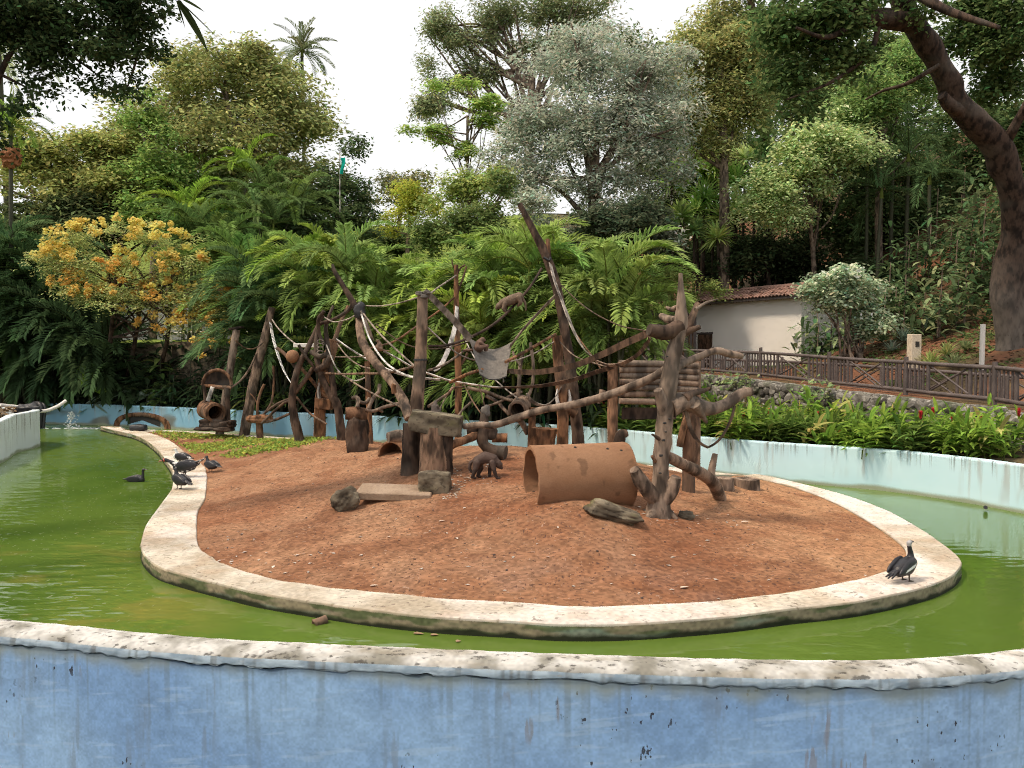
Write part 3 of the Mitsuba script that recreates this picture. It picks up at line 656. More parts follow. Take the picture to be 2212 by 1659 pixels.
tree('tall_airy_tree', 'tallest airy tree in the middle with bare forking limbs and leaf tufts in the sky', 1140, 60, B(60, (960,60,50,28), (925,150,35,30), (1000,90,45,35), (1060,60,50,40), (1100,20,70,35), (1180,25,80,40), (1270,30,70,40), (1210,110,60,30), (930,240,40,22), (1010,150,40,30), (1120,100,45,30), (1290,80,50,30), (960,190,40,20), (1060,170,40,25)), (.165, .19, .095), 18, 1150, 24, .32, .115, .75, .38, 40, .62, droop=.9, shell=.2, fork=P(1150, 150, 60), flat=.8)
tree('lime_tree', 'slender lime green tree with leaves in flat layers left of the silvery tree', 1015, 52, B(52, (990,180,60,16), (960,215,50,14), (1050,225,70,18), (930,280,45,15), (975,300,70,14), (1060,265,50,14), (920,330,40,14), (1010,330,30,10), (960,370,40,12)), (.22, .30, .07), 19, 300, 26, .24, .12, .55, .12, 22, .62, up=1.2, fork=P(1010, 250, 52), flat=.3, shell=.2)
tree('silvery_tree', 'broad silvery grey tree filling the middle of the hillside', 1290, 43, B(43, (1290,140,150,70), (1200,220,110,70), (1390,180,110,70), (1130,300,95,70), (1270,300,150,90), (1400,300,110,90), (1110,380,80,55), (1210,400,120,70), (1340,410,120,60), (1440,240,80,90), (1470,330,60,70), (1330,230,90,70), (1250,110,80,50), (1150,475,70,50,-2), (1270,500,90,45,-2), (1380,490,70,45,-2)), (.25, .275, .215), 20, 1700, 28, .27, .105, .7, .36, 18, .62, droop=.7, cvar=.3)
tree('round_bush', 'rounded mid green bush tree under the silvery tree, left of the leaning pole', 1000, 38, B(38, (985,500,90,50), (1050,480,60,60), (930,530,45,35), (1060,530,60,40), (1085,440,40,60)), (.10, .14, .04), 21, 420, 26, .2, .11, .55, .18, 8, .62)
tree('sunlit_tree', 'light yellow green tree above the round bush in the middle', 1060, 42, B(42, (1020,420,55,45), (980,450,50,35), (1060,400,35,40)), (.19, .23, .06), 22, 200, 26, .22, .11, .6, .16, 8, .62)
tree('olive_tree', 'tall olive yellow tree against the sky, right of the silvery tree', 1560, 46, B(46, (1570,60,60,70), (1530,130,80,60), (1580,160,90,70), (1510,210,60,50), (1590,240,60,60), (1480,260,40,40), (1520,300,60,50), (1620,110,40,80)), (.22, .23, .085), 23, 1250, 28, .26, .115, .75, .28, 12, .62)
tree('forest_tree', 'dark tree behind the rosette plants, below the olive yellow tree', 1530, 57, B(57, (1500,290,70,60), (1580,330,60,50), (1480,360,70,60), (1560,400,90,60), (1440,470,90,60), (1560,480,100,50)), (.045, .065, .025), 24, 800, 26, .32, .16, .9, .3, 12, .1)
tree('forest_tree', 'dark tree in the shade left of the big leaning trunk', 1900, 50, B(50, (1800,340,90,60), (1930,370,90,80), (1850,470,120,70), (2030,440,100,90), (1960,520,140,60), (1750,510,90,60), (1680,420,60,60)), (.08, .12, .04), 25, 1200, 26, .34, .17, .95, .35, 14, .1)
tree('forest_tree', 'dark tree at the right edge behind the big leaning trunk', 2160, 47, B(47, (2160,420,90,90), (2120,520,110,70), (2220,300,90,120), (2080,300,60,90), (2200,560,90,60)), (.08, .12, .04), 26, 900, 26, .34, .17, .95, .3, 10, .1)
tree('climber_tree', 'bright pale green creeper arching over the dark undergrowth at the right', 1760, 47, B(43, (1700,400,70,40), (1760,370,80,40), (1830,330,70,35), (1880,290,55,28), (1650,430,60,30), (1730,330,50,50), (1690,470,70,30), (1790,300,50,50)), (.25, .32, .13), 27, 900, 28, .22, .13, .65, .14, 12, .62, cat_='creeper')
tree('feathery_tree', 'mid green feathery tree glimpsed beside the creeper under the big tree', 1900, 46, B(45, (1880,210,80,55), (1930,250,70,50), (1850,250,60,50), (1960,170,60,60)), (.14, .21, .06), 28, 620, 28, .26, .10, .75, .2, 10, .62)
# a second line of woodland behind, closing the foot of the hill
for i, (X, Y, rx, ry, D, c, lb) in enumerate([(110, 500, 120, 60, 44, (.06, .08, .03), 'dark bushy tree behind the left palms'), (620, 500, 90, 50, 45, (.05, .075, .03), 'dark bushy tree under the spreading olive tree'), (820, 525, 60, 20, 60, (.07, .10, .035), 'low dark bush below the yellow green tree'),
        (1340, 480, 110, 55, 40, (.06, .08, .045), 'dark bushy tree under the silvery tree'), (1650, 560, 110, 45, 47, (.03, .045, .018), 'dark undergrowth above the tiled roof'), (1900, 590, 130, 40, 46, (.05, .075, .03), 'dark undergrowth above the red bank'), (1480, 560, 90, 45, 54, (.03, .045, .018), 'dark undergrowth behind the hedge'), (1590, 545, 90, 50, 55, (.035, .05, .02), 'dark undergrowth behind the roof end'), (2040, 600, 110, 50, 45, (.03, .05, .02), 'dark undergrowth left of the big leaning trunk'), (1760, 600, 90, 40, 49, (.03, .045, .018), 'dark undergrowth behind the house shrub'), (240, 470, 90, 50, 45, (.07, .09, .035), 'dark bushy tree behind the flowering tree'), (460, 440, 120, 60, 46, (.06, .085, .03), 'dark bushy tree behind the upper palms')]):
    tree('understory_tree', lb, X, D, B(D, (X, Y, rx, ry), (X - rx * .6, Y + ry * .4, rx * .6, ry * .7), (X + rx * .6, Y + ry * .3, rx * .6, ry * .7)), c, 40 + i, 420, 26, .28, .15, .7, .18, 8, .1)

tree('backdrop_tree', 'mid green tree filling the gap behind the silvery tree and the olive yellow one', 1450, 62, B(62, (1450,200,110,80), (1400,120,70,50), (1500,300,110,70), (1420,330,90,70)), (.11, .14, .05), 58, 620, 26, .38, .19, 1.1, .3, 10, .3)
tree('backdrop_tree', 'mid green tree behind the creeper and the vine hung trunk', 1750, 58, B(58, (1720,200,90,80), (1800,260,110,80), (1690,320,80,60), (1900,160,110,80), (1980,280,90,90)), (.10, .14, .045), 59, 800, 26, .36, .18, 1.1, .3, 10, .3)
# creeper hanging on a trunk
t = thing('vine_tree', 'tall trunk hung with pale green climbing vine leaves, right of the olive yellow tree', 'tree')
tp = [P(1668, 640, 49), P(1660, 450, 49), P(1650, 250, 48), P(1640, 120, 47), P(1615, -40, 46)]
wood(t, 'trunk', tube(tp, [.34, .28, .25, .2], 30, 9, .15, 3), .62)
rg = rng_(31); sp = spline(tp, 200); k = np.repeat(np.arange(50, 165), 16)
c = sp[k] + rg.normal(size=(len(k), 3)) * [.42, .35, .3] + [-.15, -.3, 0]
add(t, 'crown', leaves(c, .40, .28, rg, .2, .9), 'leaf', smooth=False, color=tint(len(c), (.17, .24, .085), rg, .22))
m, cl, cc = crown(B(46, (1640,40,70,60), (1690,120,60,50), (1600,-20,60,50)), 32, 160, 24, .28, .14, (.07, .10, .03))
add(t, 'crown', m, 'leaf', smooth=False, color=cl)

# the big leaning tree at the right and its overhanging crown
t = thing('leaning_tree', 'massive leaning tree at the right edge, dark limb arching over the picture', 'tree')
TD = 29.0
tp = [(2196,800,TD), (2190,720,TD), (2180,620,TD), (2192,520,TD-.3), (2193,470,TD-.5), (2184,406,TD-.8), (2157,321,TD-1.2), (2106,264,TD-1.6), (2065,220,TD-2), (2045,176,TD-2.3), (2018,122,TD-2.6), (1984,68,TD-3), (1954,15,TD-3.3), (1935,-60,TD-3.6), (1900,-170,TD-4)]
rw = np.array([76, 66, 72, 57, 53, 52, 54, 52, 47, 42, 40, 40, 38, 32, 25]) / 2 * TD / F
lt = tube([P(*q) for q in tp], rw, 110, 18, .16, 8, gnarl=.3)
add(t, 'trunk', lt, 'wood', uv=np.c_[.09 + 0 * lt[0][:, 0], .6 * np.clip((5.6 + 2.2 * meshkit.fbm(lt[0] * 1.5, 3, 3) - lt[0][:, 2]) / 2.4, 0, 1)])
for (a, ra) in [([(1962,45,25.8), (1910,40,25.4), (1868,36,25), (1828,10,24.6), (1760,-60,24)], (.36, .2)), ([(2075,235,27), (2052,225,26.8), (2035,205,26.6)], (.3, .17)), ([(1900,40,25.3), (1880,110,25), (1800,175,24.8), (1700,215,24.6)], (.10, .03)),
                ([(2160,330,28), (2205,250,27), (2260,150,26)], (.2, .1)), ([(2030,140,26), (1960,180,26.5), (1910,195,27), (1870,215,27.5)], (.08, .03)), ([(1940,-40,25), (2040,20,24), (2160,60,23)], (.2, .06)), ([(1868,36,25), (1790,80,24), (1720,60,23.5)], (.12, .04))]:
    wood(t, 'limb', tube([P(*q) for q in a], ra, None, 9, .14, len(a)), .12)
m, cl, cc = crown(B(25, (1690,60,70,75), (1740,160,85,75), (1790,70,80,75), (1850,130,60,50), (1720,230,60,40), (1900,-10,110,40), (2090,60,80,60,5), (2170,150,70,90,5), (2180,40,80,80,4), (2200,290,50,80,6), (2150,190,50,60,6), (2215,420,40,60,6), (2020,30,60,40)), 33, 1150, 26, .20, .115, (.062, .10, .03), .25, .55, .5, .5, .2)
add(t, 'crown', m, 'leaf', smooth=False, color=cl)
rg = rng_(34)
for k in range(9):
    X = [1745, 1752, 1738, 1760, 1905, 1655, 1990, 1560, 1700][k]; Y0 = 380 + 40 * rg.random(); D = 47 + 2 * rg.random()
    p = np.array([P(X + rg.normal() * 6, Y0 + (610 - Y0) * u, D) for u in np.linspace(0, 1, 5)])
    vm = tube(p, [.05 + .05 * rg.random() * (k < 4), .04], None, 6, .2, k)
    single('hanging_root', ['pale twisted aerial root hanging above the house shrub', 'thin straight hanging root above the roof end'][k > 3], 'root', vm, 'wood', group=['aerial roots above the house shrub', 'thin roots hanging in the dark undergrowth'][k > 3], smooth=True, uv=uvtone(vm, (.66 if k < 5 else .6)))

# rosette plants on the right slope
ORD = 'first second third fourth fifth sixth seventh eighth ninth tenth eleventh twelfth thirteenth fourteenth fifteenth sixteenth seventeenth eighteenth nineteenth twentieth'.split()
def ordinal(xs, i): return ORD[sorted(range(len(xs)), key=lambda k: xs[k]).index(i)]
rg = rng_(35)
for k, (X, Y, D, R, c) in enumerate(RL := [(1390,455,39,1.0,(.12,.16,.06)), (1450,400,40,1.2,(.13,.20,.05)), (1480,365,41,1.3,(.12,.20,.04)), (1470,470,38,1.0,(.14,.20,.05)), (1520,430,39,1.1,(.14,.22,.05)), (1545,360,41,1.2,(.18,.24,.06)), (1590,395,40,1.2,(.13,.22,.04)), (1560,470,38,.9,(.20,.26,.07)), (1500,500,38,.9,(.12,.18,.06)), (1610,345,42,1.1,(.22,.27,.10)), (1550,515,37,.9,(.2,.26,.07)), (1410,500,38,.9,(.09,.13,.05)), (1630,440,39,.9,(.17,.23,.08)), (1370,510,38,.8,(.09,.12,.06)), (1520,375,41,1.1,(.14,.21,.05)), (1590,455,39,1.,(.2,.26,.08)), (1440,525,37,.8,(.13,.18,.06)), (1660,480,39,.9,(.18,.23,.1)), (1505,455,39,1.,(.15,.22,.05))]):
    t = thing('rosette_plant', f'{["greyish green", "mid green", "yellow green"][int(c[0] > .125) + int(c[0] > .165)]} spiky rosette on a thin stem, {ordinal([q[0] for q in RL], k)} from the left on the right hillside', 'plant', 'rosette plants on the right hillside')
    D += 9; R *= 1.25; p = P(X, Y, D); g = hg(p[0], p[1])
    wood(t, 'stem', tube([[p[0] + .3 * rg.normal(), D + .3, g - .2], (p + [p[0], D, g]) / 2 + rg.normal(size=3) * .1, p], [.11, .08], 10, 6, .1, k), .1)
    rosette(t, p, R * 1.15, 120, np.array(c) * 1.25, rg, .15)

# coconut palm and other single palms
def tall_palm(label, X, Y, D, seed, H_f, **kw):
    p = P(X, Y, D); g = hg(p[0], p[1])
    return palm('palm_tree', label, 'palm', [p[0], D, g], p[2] - g + kw.get('L', 3) * .38, seed, stems=1, spread=0, lean=.01, **kw)
tall_palm('tall grey coconut palm standing alone against the white sky', 652, 118, 66, 41, 1, fronds=24, L=2.7, ll=.7, lw=.10, col=(.115, .135, .075), r=.14, elev=(-.7, 1.4), bend=1.0, tone=.5, n=30, trunk='trunk')
kf = tall_palm('thin palm with a hanging orange fruit bunch at the far left', 25, 285, 34, 42, 1, fronds=12, L=1.7, ll=.5, lw=.07, col=(.10, .16, .03), r=.09, elev=(-.4, 1.3), bend=1.3, tone=.5, trunk='trunk')
fm = boulder(P(24, 340, 33.8), [.40, .3, .42], 5, 3, .9, 0, 5)
add(kf, 'fruit_bunch', fm, 'fur', color=np.tile([[.27, .10, .035]], (len(fm[0]), 1)))
tall_palm('pale frond palm half hidden behind the dark foliage at the top left', 10, 110, 52, 43, 1, fronds=13, L=4.2, ll=.9, lw=.09, col=(.17, .20, .11), r=.16, elev=(-.8, 1.2), bend=1.1, tone=.5, trunk='trunk')
for i, (X, Y, D) in enumerate(PL := [(1870,360,45), (1960,340,44), (1900,420,43), (2010,390,43), (1930,300,46)]):
    tall_palm(f'dark feather palm, {ordinal([q[0] for q in PL], i)} from the left in the shade beside the big leaning trunk', X, Y, D, 44 + i, 1, fronds=10, L=3.0, ll=.7, lw=.06, col=(.05, .085, .035), r=.1, elev=(-.3, 1.2), bend=1.2, tone=.2, group='dark feather palms under the big tree', trunk='trunk')

# areca palms behind the moat wall
def wall_D(X): return np.interp(X, [v[0] for v in wall_V], [(EYE - WZ) * F / (v[1] - HY) for v in wall_V])
pr = rng_(50)
def areca(X, Ytop, D, seed, label, group, **kw):
    x = (X - CX) / F * D; g = hg(x, D)
    top = P(X, Ytop, D)[2]
    palm('areca_palm', label, 'palm', [x, D, g], top - g, seed, group=group, **kw)
lab = 'bright green feather palm in the row behind the moat wall'
for i, (X, Y) in enumerate(PL := [(690,545), (735,525), (790,520), (840,560), (905,575), (960,560), (1020,570), (1075,545), (1130,555), (1185,505), (1240,545), (1285,550), (1335,560)]):
    D = wall_D(X) + .9 + .9 * pr.random()
    areca(X, Y, D, 60 + i, f'bright feather palm, {ordinal([q[0] for q in PL], i)} from the left in the sunny row behind the moat wall', 'bright feather palms behind the moat wall', stems=3, fronds=9, L=2.4, ll=.68, lw=.095, col=np.array([(.155, .21, .058), (.185, .24, .05), (.13, .185, .06)][i % 3]), spread=.7, bend=1.75, elev=(.55, 1.45), n=36, lean=.06, rise=.54)
for i, (X, Y) in enumerate(PL := [(715,600), (815,620), (880,640), (940,640), (1000,640), (1100,630), (1160,640), (1220,640), (1300,630), (1370,620), (770,650), (1050,660)]):
    areca(X, Y, wall_D(X) + .7 + .5 * pr.random(), 80 + i, f'low dull feather palm, {ordinal([q[0] for q in PL], i)} from the left, filling in under the bright palm row', 'low feather palms behind the moat wall', stems=3, fronds=8, L=2.0, ll=.6, lw=.065, col=(.085, .125, .035), spread=.7, bend=1.7, elev=(.2, 1.3), lean=.06, rise=.6)
for i, (X, Y, dd, c) in enumerate(PL := [(420,452,4.6,(.06,.10,.03)), (465,480,4.4,(.07,.11,.03)), (540,500,2.8,(.10,.16,.04)), (600,515,2.2,(.09,.15,.04)), (640,530,1.8,(.11,.18,.03)), (590,570,1.2,(.06,.10,.04)), (545,585,1.6,(.05,.09,.035)), (620,620,1.0,(.06,.10,.04)), (590,648,.9,(.05,.09,.04))]):
    areca(X, Y, wall_D(X) + dd, 100 + i, f'arching grey green palm, {ordinal([q[0] for q in PL], i)} from the left between flowering tree and bright palms', 'arching palms right of the flowering tree', stems=3, fronds=9, L=2.7, ll=.68, lw=.09, rise=.55, col=c, spread=.7, bend=1.75, elev=(.35, 1.4), n=36, tone=.4)
for i, (X, Y, D, c) in enumerate(PL := [(400,395,44,(.11,.17,.03)), (455,365,45,(.10,.16,.03)), (510,355,45,(.13,.20,.03)), (560,370,44,(.09,.14,.04)), (610,390,44,(.09,.13,.045)), (430,430,42,(.13,.19,.03)), (500,420,42,(.09,.14,.035)), (580,440,42,(.07,.11,.04)), (650,420,44,(.07,.11,.04))]):
    areca(X, Y, D, 120 + i, f'feather palm, {ordinal([q[0] for q in PL], i)} from the left on the slope below the spreading olive tree', 'feather palms on the slope below the olive tree', stems=3, fronds=8, L=2.7, ll=.62, lw=.11, col=c, spread=1.2, bend=1.7, elev=(.4, 1.4), tone=.4)
for i, (X, Y, D, c) in enumerate(PL := [(-20,520,35,(.04,.075,.03)), (40,500,35.4,(.05,.085,.035)), (75,540,34.6,(.045,.08,.03)), (130,585,34.2,(.04,.07,.03)), (20,590,34.6,(.04,.07,.025)), (165,640,33.7,(.035,.06,.028)), (90,650,34.2,(.035,.065,.025)), (-10,680,34.4,(.035,.06,.025)), (60,700,34.1,(.03,.055,.025)), (215,690,33.2,(.03,.05,.022))]):
    x = (X - CX) / F * D; top = P(X, Y, D)[2]
    palm('dark_palm', f'dark arching palm, {ordinal([q[0] for q in PL], i)} from the left in the shaded corner', 'palm', [x, D, max(.6, hg(x, D))], top - max(.6, hg(x, D)), 140 + i, stems=4, fronds=10, L=3.1, ll=.8, lw=.12, rise=.5, col=c, group='dark palms at the left edge', spread=.8, bend=1.5, elev=(-.1, 1.3), tone=.25)

# orange flowering tree
t = thing('flowering_tree', 'small tree covered in yellow orange flower clusters on the left', 'tree')
FD = 30.8
rg = rng_(160)
fb = np.array([(x_, 34.6 - .3 * k, hg(x_, 34.6 - .3 * k) - .3) for k, x_ in enumerate([(X_ - CX) / F * 34.6 for X_ in (215, 262, 318)])])
bl = B(FD, (170,515,70,35), (250,500,90,32), (340,520,80,35), (400,570,55,40), (215,575,100,40), (320,590,90,40), (280,645,90,45), (370,650,80,45), (190,640,60,45), (440,650,60,45), (420,700,50,35), (125,560,50,40), (480,690,45,35), (515,640,35,35), (150,620,40,40))
m, cl, cc = crown(bl, 161, 900, 24, .13, .05, (.25, .28, .095), .22, .42, .9, .1, .2, .35, tuft=5)
br = [limbs(b, cc[rg.permutation(len(cc))[:120]], 162 + k, 16, .09, P(250 + 60 * k, 600, FD)) for k, b in enumerate(fb)]
for b_ in br: wood(t, 'trunk', b_, .15)
add(t, 'foliage', m, 'leaf', smooth=False, color=cl)
spots = [(435,767,-1.6), (522,765,-1.8), (455,702,-1.2), (480,715,-1.4), (500,700,-1.4), (505,735,-1.5), (460,740,-1.3), (335,705,-.6), (350,712,-.6), (298,690,-.5), (295,700,-.5), (395,655,-.6), (415,650,-.6), (385,675,-.5), (400,690,-.6), (555,607,-.5), (265,665,-.4), (440,725,-1.), (370,640,-.4), (330,680,-.5), (420,735,-1.)]
for k in range(215):
    b = bl[rg.integers(len(bl))]; d = unit(rg.normal(size=3)); d[2] = abs(d[2]) * 1.1; d[1] = -abs(d[1])
    q = b[0] + d * b[1] * (.75 + .3 * rg.random()); spots.append((q,))
for k, s in enumerate(spots):
    q = s[0] if len(s) == 1 else P(s[0], s[1], FD + s[2])
    yel = .2 + .8 * rg.random() if len(s) == 1 else .35 + .3 * rg.random()
    if len(s) == 1 and q[2] > P(300, 560, FD)[2]: yel = .75 + .45 * rg.random()
    rr = .14 + .14 * rg.random()
    n = 30; c = q + unit(rg.normal(size=(n, 3))) * rr * np.array([1, 1, .8]) * (.4 + .6 * rg.random((n, 1)))
    col = (1 - yel) * np.array([.36, .165, .02]) + yel * np.array([.42, .335, .075])
    add(t, 'flower_cluster', leaves(c, .13, .11, rg, .4), 'leaf', smooth=False, color=tint(n, col, rg, .12))

# dark retaining wall under the terrace
rl = pool_poly.buffer(TERR - .1, join_style='round').exterior
xy = np.array(rl.coords); sel = (xy[:, 1] > 22.5) & (xy[:, 0] > -24) & (xy[:, 0] < 3.6)
idx = np.nonzero(sel)[0]; xy = xy[sel]; xy = xy[np.argsort(xy[:, 0])]
xy = xy[::max(1, len(xy) // 60)]
xy = np.array([q for q in xy if q[1] > 29.8 - .62 * (q[0] + 12) - 4])
p, u = resample(xy, .3); nr = normals2(p, -1.0)
if nr[len(nr) // 2][1] > 0: nr = -nr
n = len(p); zt = np.array([hg(a, b + .6) for a, b in p]); zt = np.clip(zt, 2.9, 3.6) - .1
o = np.tile([0., .0, .12, .12, .12], (n, 1)); z = np.c_[zt * 0 - .2, zt, zt, zt * .5, zt * 0 - .2]
o[:, 2:] += .08 * (meshkit.fbm(np.stack([np.repeat(u[:, None], 3, 1), z[:, 2:], 0 * z[:, 2:]], -1) * 1.3, 3, 6) - .5)
m, uv = sweep(p, u, nr, (o, z))
single('retaining_wall', 'dark mossy retaining wall in the shade behind the moat and palms', 'wall', m, 'rock', smooth=25)
# pale pavilion and rails glimpsed between the trees on the terrace
def wbox(c, s, a=0., bev=0.): return box(c, s, rotz(a), bev)
t = thing('pavilion', 'low pale building with a pinkish roof glimpsed behind the flowering tree', 'building')
c0 = P(350, 700, 46); g0 = hg(c0[0], c0[1])
add(t, 'wall', wbox([c0[0], c0[1] + 2, g0 + 1.1], [7.5, 3.2, 2.4]), 'plaster', smooth=False)
rm = trimesh.convex.convex_hull(np.array([[sx * 4.3, sy * 2.2, 0] for sx in (-1, 1) for sy in (-1, 1)] + [[sx * 4.1, sy * .2, .9] for sx in (-1, 1) for sy in (-1, 1)])); rv = np.array(rm.vertices) + [c0[0], c0[1] + 2, g0 + 2.35]
add(t, 'roof', (rv, np.array(rm.faces)), 'tile', smooth=False, uv=np.tile([[.8, 0]], (len(rv), 1)))
t = thing('railing', 'pale post and rail fence on the lawn behind the flowering tree', 'fence')
for k in range(9):
    q = np.array([-16.5 + 1.15 * k, 38.2 - .25 * k]); g0 = hg(*q)
    add(t, 'post', wbox([q[0], q[1], g0 + .55], [.11, .11, 1.2], .2, .01), 'white_paint', smooth=False)
    if k < 8:
        for h in (.45, .95): add(t, 'rail', tube([[q[0], q[1] - .07, g0 + h], [q[0] + 1.15, q[1] - .32, hg(q[0] + 1.15, q[1] - .25) + h]], .04, 2, 6, 0), 'white_paint', smooth=False)
t = thing('flag', 'turquoise flag on a thin pole above the pointed dark tree', 'flag')
wood(t, 'pole', tube([P(734, 470, 45.5), P(734, 328, 45.5)], [.05, .03], 6, 6, 0), .9)
fv = np.array([P(735 + 11 * a * (1 - .35 * b) + 2 * math.sin(5 * b), 340 + 36 * b, 45.5) + [0, .12 * math.sin(4 * a + 3 * b), 0] for b in np.linspace(0, 1, 9) for a in np.linspace(0, 1, 5)])
i, j = np.meshgrid(np.arange(8), np.arange(4), indexing='ij'); a = (i * 5 + j).ravel()
add(t, 'cloth', (fv, np.vstack([np.c_[a, a + 1, a + 6], np.c_[a, a + 6, a + 5]])), 'flag_cloth', smooth=True)

# the near tree whose foliage hangs into the top left corner
t = thing('overhanging_tree', 'dark leafy boughs of a near tree hanging into the top left corner', 'tree')
ND = 12.0
m, cl, cc = crown(B(ND, (40,40,90,80), (140,30,90,70), (250,20,80,60), (310,60,45,60), (230,110,70,60), (130,120,70,50), (60,140,50,50), (270,170,35,45), (190,170,50,30), (20,230,35,30), (330,10,30,40), (-60,60,90,120), (-40,250,60,60), (210,-60,160,60), (50,190,30,20)), 170, 900, 26, .085, .05, (.03, .05, .018), .25, .22, .4, .6, .1)
tb = np.array([-11.9, 10.2, .5])
wood(t, 'trunk', tube([tb, tb + [.3, .2, 3], tb + [.8, .8, 6], [-9.2, 12, 8.5]], [.45, .35, .25, .12], 30, 10, .15, 9), .15)
for a in ([(-30,250), (20,120), (100,40), (160,-40)], [(-60,-20), (80,20), (200,60), (290,110), (275,190)], [(-80,120), (0,160), (60,190)], [(60,-80), (180,-10), (300,20), (340,30)], [(-40,60), (60,90), (150,120), (215,165)]):
    wood(t, 'branch', tube([P(x, y, ND + .2) for x, y in a], [.05, .012], None, 6, .15, 2), .1)
add(t, 'crown', m, 'leaf', smooth=False, color=cl)
t = thing('near_palm', 'dark tips of a palm leaf hanging from the top edge into the sky', 'palm')
wood(t, 'trunk', tube([[-8.6, 9.2, .5], [-8.4, 9.4, 5], [-6.6, 9.7, 9.3]], [.16, .12], 12, 8, .05), .3)
add(t, 'frond', tube([[-6.6, 9.7, 9.3], P(330, -60, 10), P(385, -5, 10)], [.03, .01], 12, 5, 0), 'leaf', color=np.tile([[.03, .045, .015]], (12 * 5 + 12, 1)))
for (a, b, w) in [((383, 2), (450, 110), .14), ((385, 0), (425, 62), .05), ((384, 0), (475, 84), .03), ((388, -4), (442, 24), .07), ((382, 4), (400, 60), .03)]:
    q0, q1 = P(*a, 10), P(*b, 10)
    m = lance(q0[None], (q1 - q0)[None], np.linalg.norm(q1 - q0), w, np.array([[.8, -.5, .3]]), .03, 5)
    add(t, 'leaflet', m, 'leaf', smooth=False, color=np.tile([[.04, .055, .02]], (18, 1)))
# ---------------------------------------------------------------- the right bank: stone wall, fences, house, planting
off = np.array([.55, 0])
sw_xy = np.array([q for q in spline(np.c_[fence_xy, np.zeros(len(fence_xy))], 200)[:, :2] if 15.4 < q[1] < 34.5]) - off
p, u = resample(sw_xy[::4], .25); nr = normals2(p, 1.0)
if nr[len(nr) // 2][0] > 0: nr = -nr
ZT = path_z(p[:, 1]) - .06
t = thing('stone_wall', 'rough grey rubble stone wall below the log fence, behind the red flowering plants', 'wall')
o = np.tile([-.62, -.02, .03, .05, .06], (len(p), 1)); z = np.c_[ZT + .05, ZT + .05, ZT, .6 * ZT + .2, 0 * ZT + .3]
m, uv = sweep(p, u, nr, (o, z)); add(t, 'mortar_core', m, 'stone', smooth=30, uv=None)
rg = rng_(200); cnt = 0
row_h = .235
for r in range(5):
    s = .1 * rg.random()
    while s < u[-1] - .3 and cnt < 296:
        w = .24 + .22 * rg.random(); k = np.interp(s + w / 2, u, np.arange(len(u))); i = int(k)
        q = p[i] + (p[min(i + 1, len(p) - 1)] - p[i]) * (k - i); zt = np.interp(s, u, ZT); zz = zt - .10 - r * row_h + .05 * rg.normal()
        s += w * (.96 if r else .92)
        if zz < .72: continue
        a = math.atan2(nr[i][1], nr[i][0])
        v, f = boulder([0, 0, 0], [.10, w * .52, row_h * (.48 + .12 * rg.random())], int(1000 * rg.random()), 1, .5, .75, 1.1)
        v = v @ rotx(.25 * rg.normal()).T @ rotz(a).T + [q[0] + nr[i][0] * .05, q[1] + nr[i][1] * .05, zz]
        add(t, 'stone', (v, f), 'stone', smooth=False, uv=np.tile([[rg.random(), 0]], (len(v), 1))); cnt += 1
fl = resample(np.vstack([fence_xy]), .05)
def log_fence(name, label, xy, post_s, zf, r=.055, detail=True, seed=3, taller=.08):
    t = thing(name, label, 'fence'); rg = rng_(seed)
    P3, U = resample(xy, .05)
    at = lambda s, h: np.array([np.interp(s, U, P3[:, 0]), np.interp(s, U, P3[:, 1]), 0]) + [0, 0, float(zf(np.interp(s, U, P3[:, 1]))) + h]
    T0, B0 = .90, .14
    def bar(n, a, b, rr, s=6): add(t, n, tube([a, (a + b) / 2 + rg.normal(size=3) * .006, b], [rr, rr * .95], 4, s, .05, int(rg.integers(99))), 'fence_mat')
    for i in range(len(post_s)):
        a = post_s[i]; bar('post', at(a, -.45), at(a, T0 + .12 + taller * rg.random()), r * 1.15, 9)
        if i == len(post_s) - 1: break
        b = post_s[i + 1]; L = b - a
        bar('rail', at(a + .05, T0), at(b - .05, T0), r, 8); bar('rail', at(a + .05, B0), at(b - .05, B0), r, 8)
        if not detail and i > 6: continue
        x0, x1 = a + L * .27, a + L * .73
        for q in (x0, x1): bar('half_post', at(q, B0 + .03), at(q, T0 - .03), r * .95, 8)
        bar('brace', at(x0 + .06, B0 + .06), at(x1 - .06, T0 - .06), r * .5); bar('brace', at(x0 + .06, T0 - .06), at(x1 - .06, B0 + .06) + [.05, .03, 0], r * .5)
        for (c, d) in ((a, x0), (x1, b)):
            for k in range(1, 5): bar('baluster', at(c + (d - c) * k / 5, B0 + .03), at(c + (d - c) * k / 5, T0 - .03), r * .55)
F3, FU = resample(fence_xy, .05)
def s_at(D): return float(np.interp(D, F3[:, 1], FU))
log_fence('log_fence', 'brown log fence with crossed braces along the top of the stone wall', fence_xy, [s_at(d) for d in (16.25, 19.0, 21.6, 24.6, 28.0, 31.0, 34.2, 37.6, 41.)], path_z)
f2 = fence_xy + np.c_[np.interp(fence_xy[:, 1], [16, 24, 40], [3.6, 3.1, 2.6]), np.interp(fence_xy[:, 1], [16, 40], [1.2, .9])]
log_fence('log_fence', 'second brown log fence on the far side of the path, seen through the first', f2, list(np.arange(.1, 27, 3.0)), lambda y: path_z(y) - .44, seed=4)

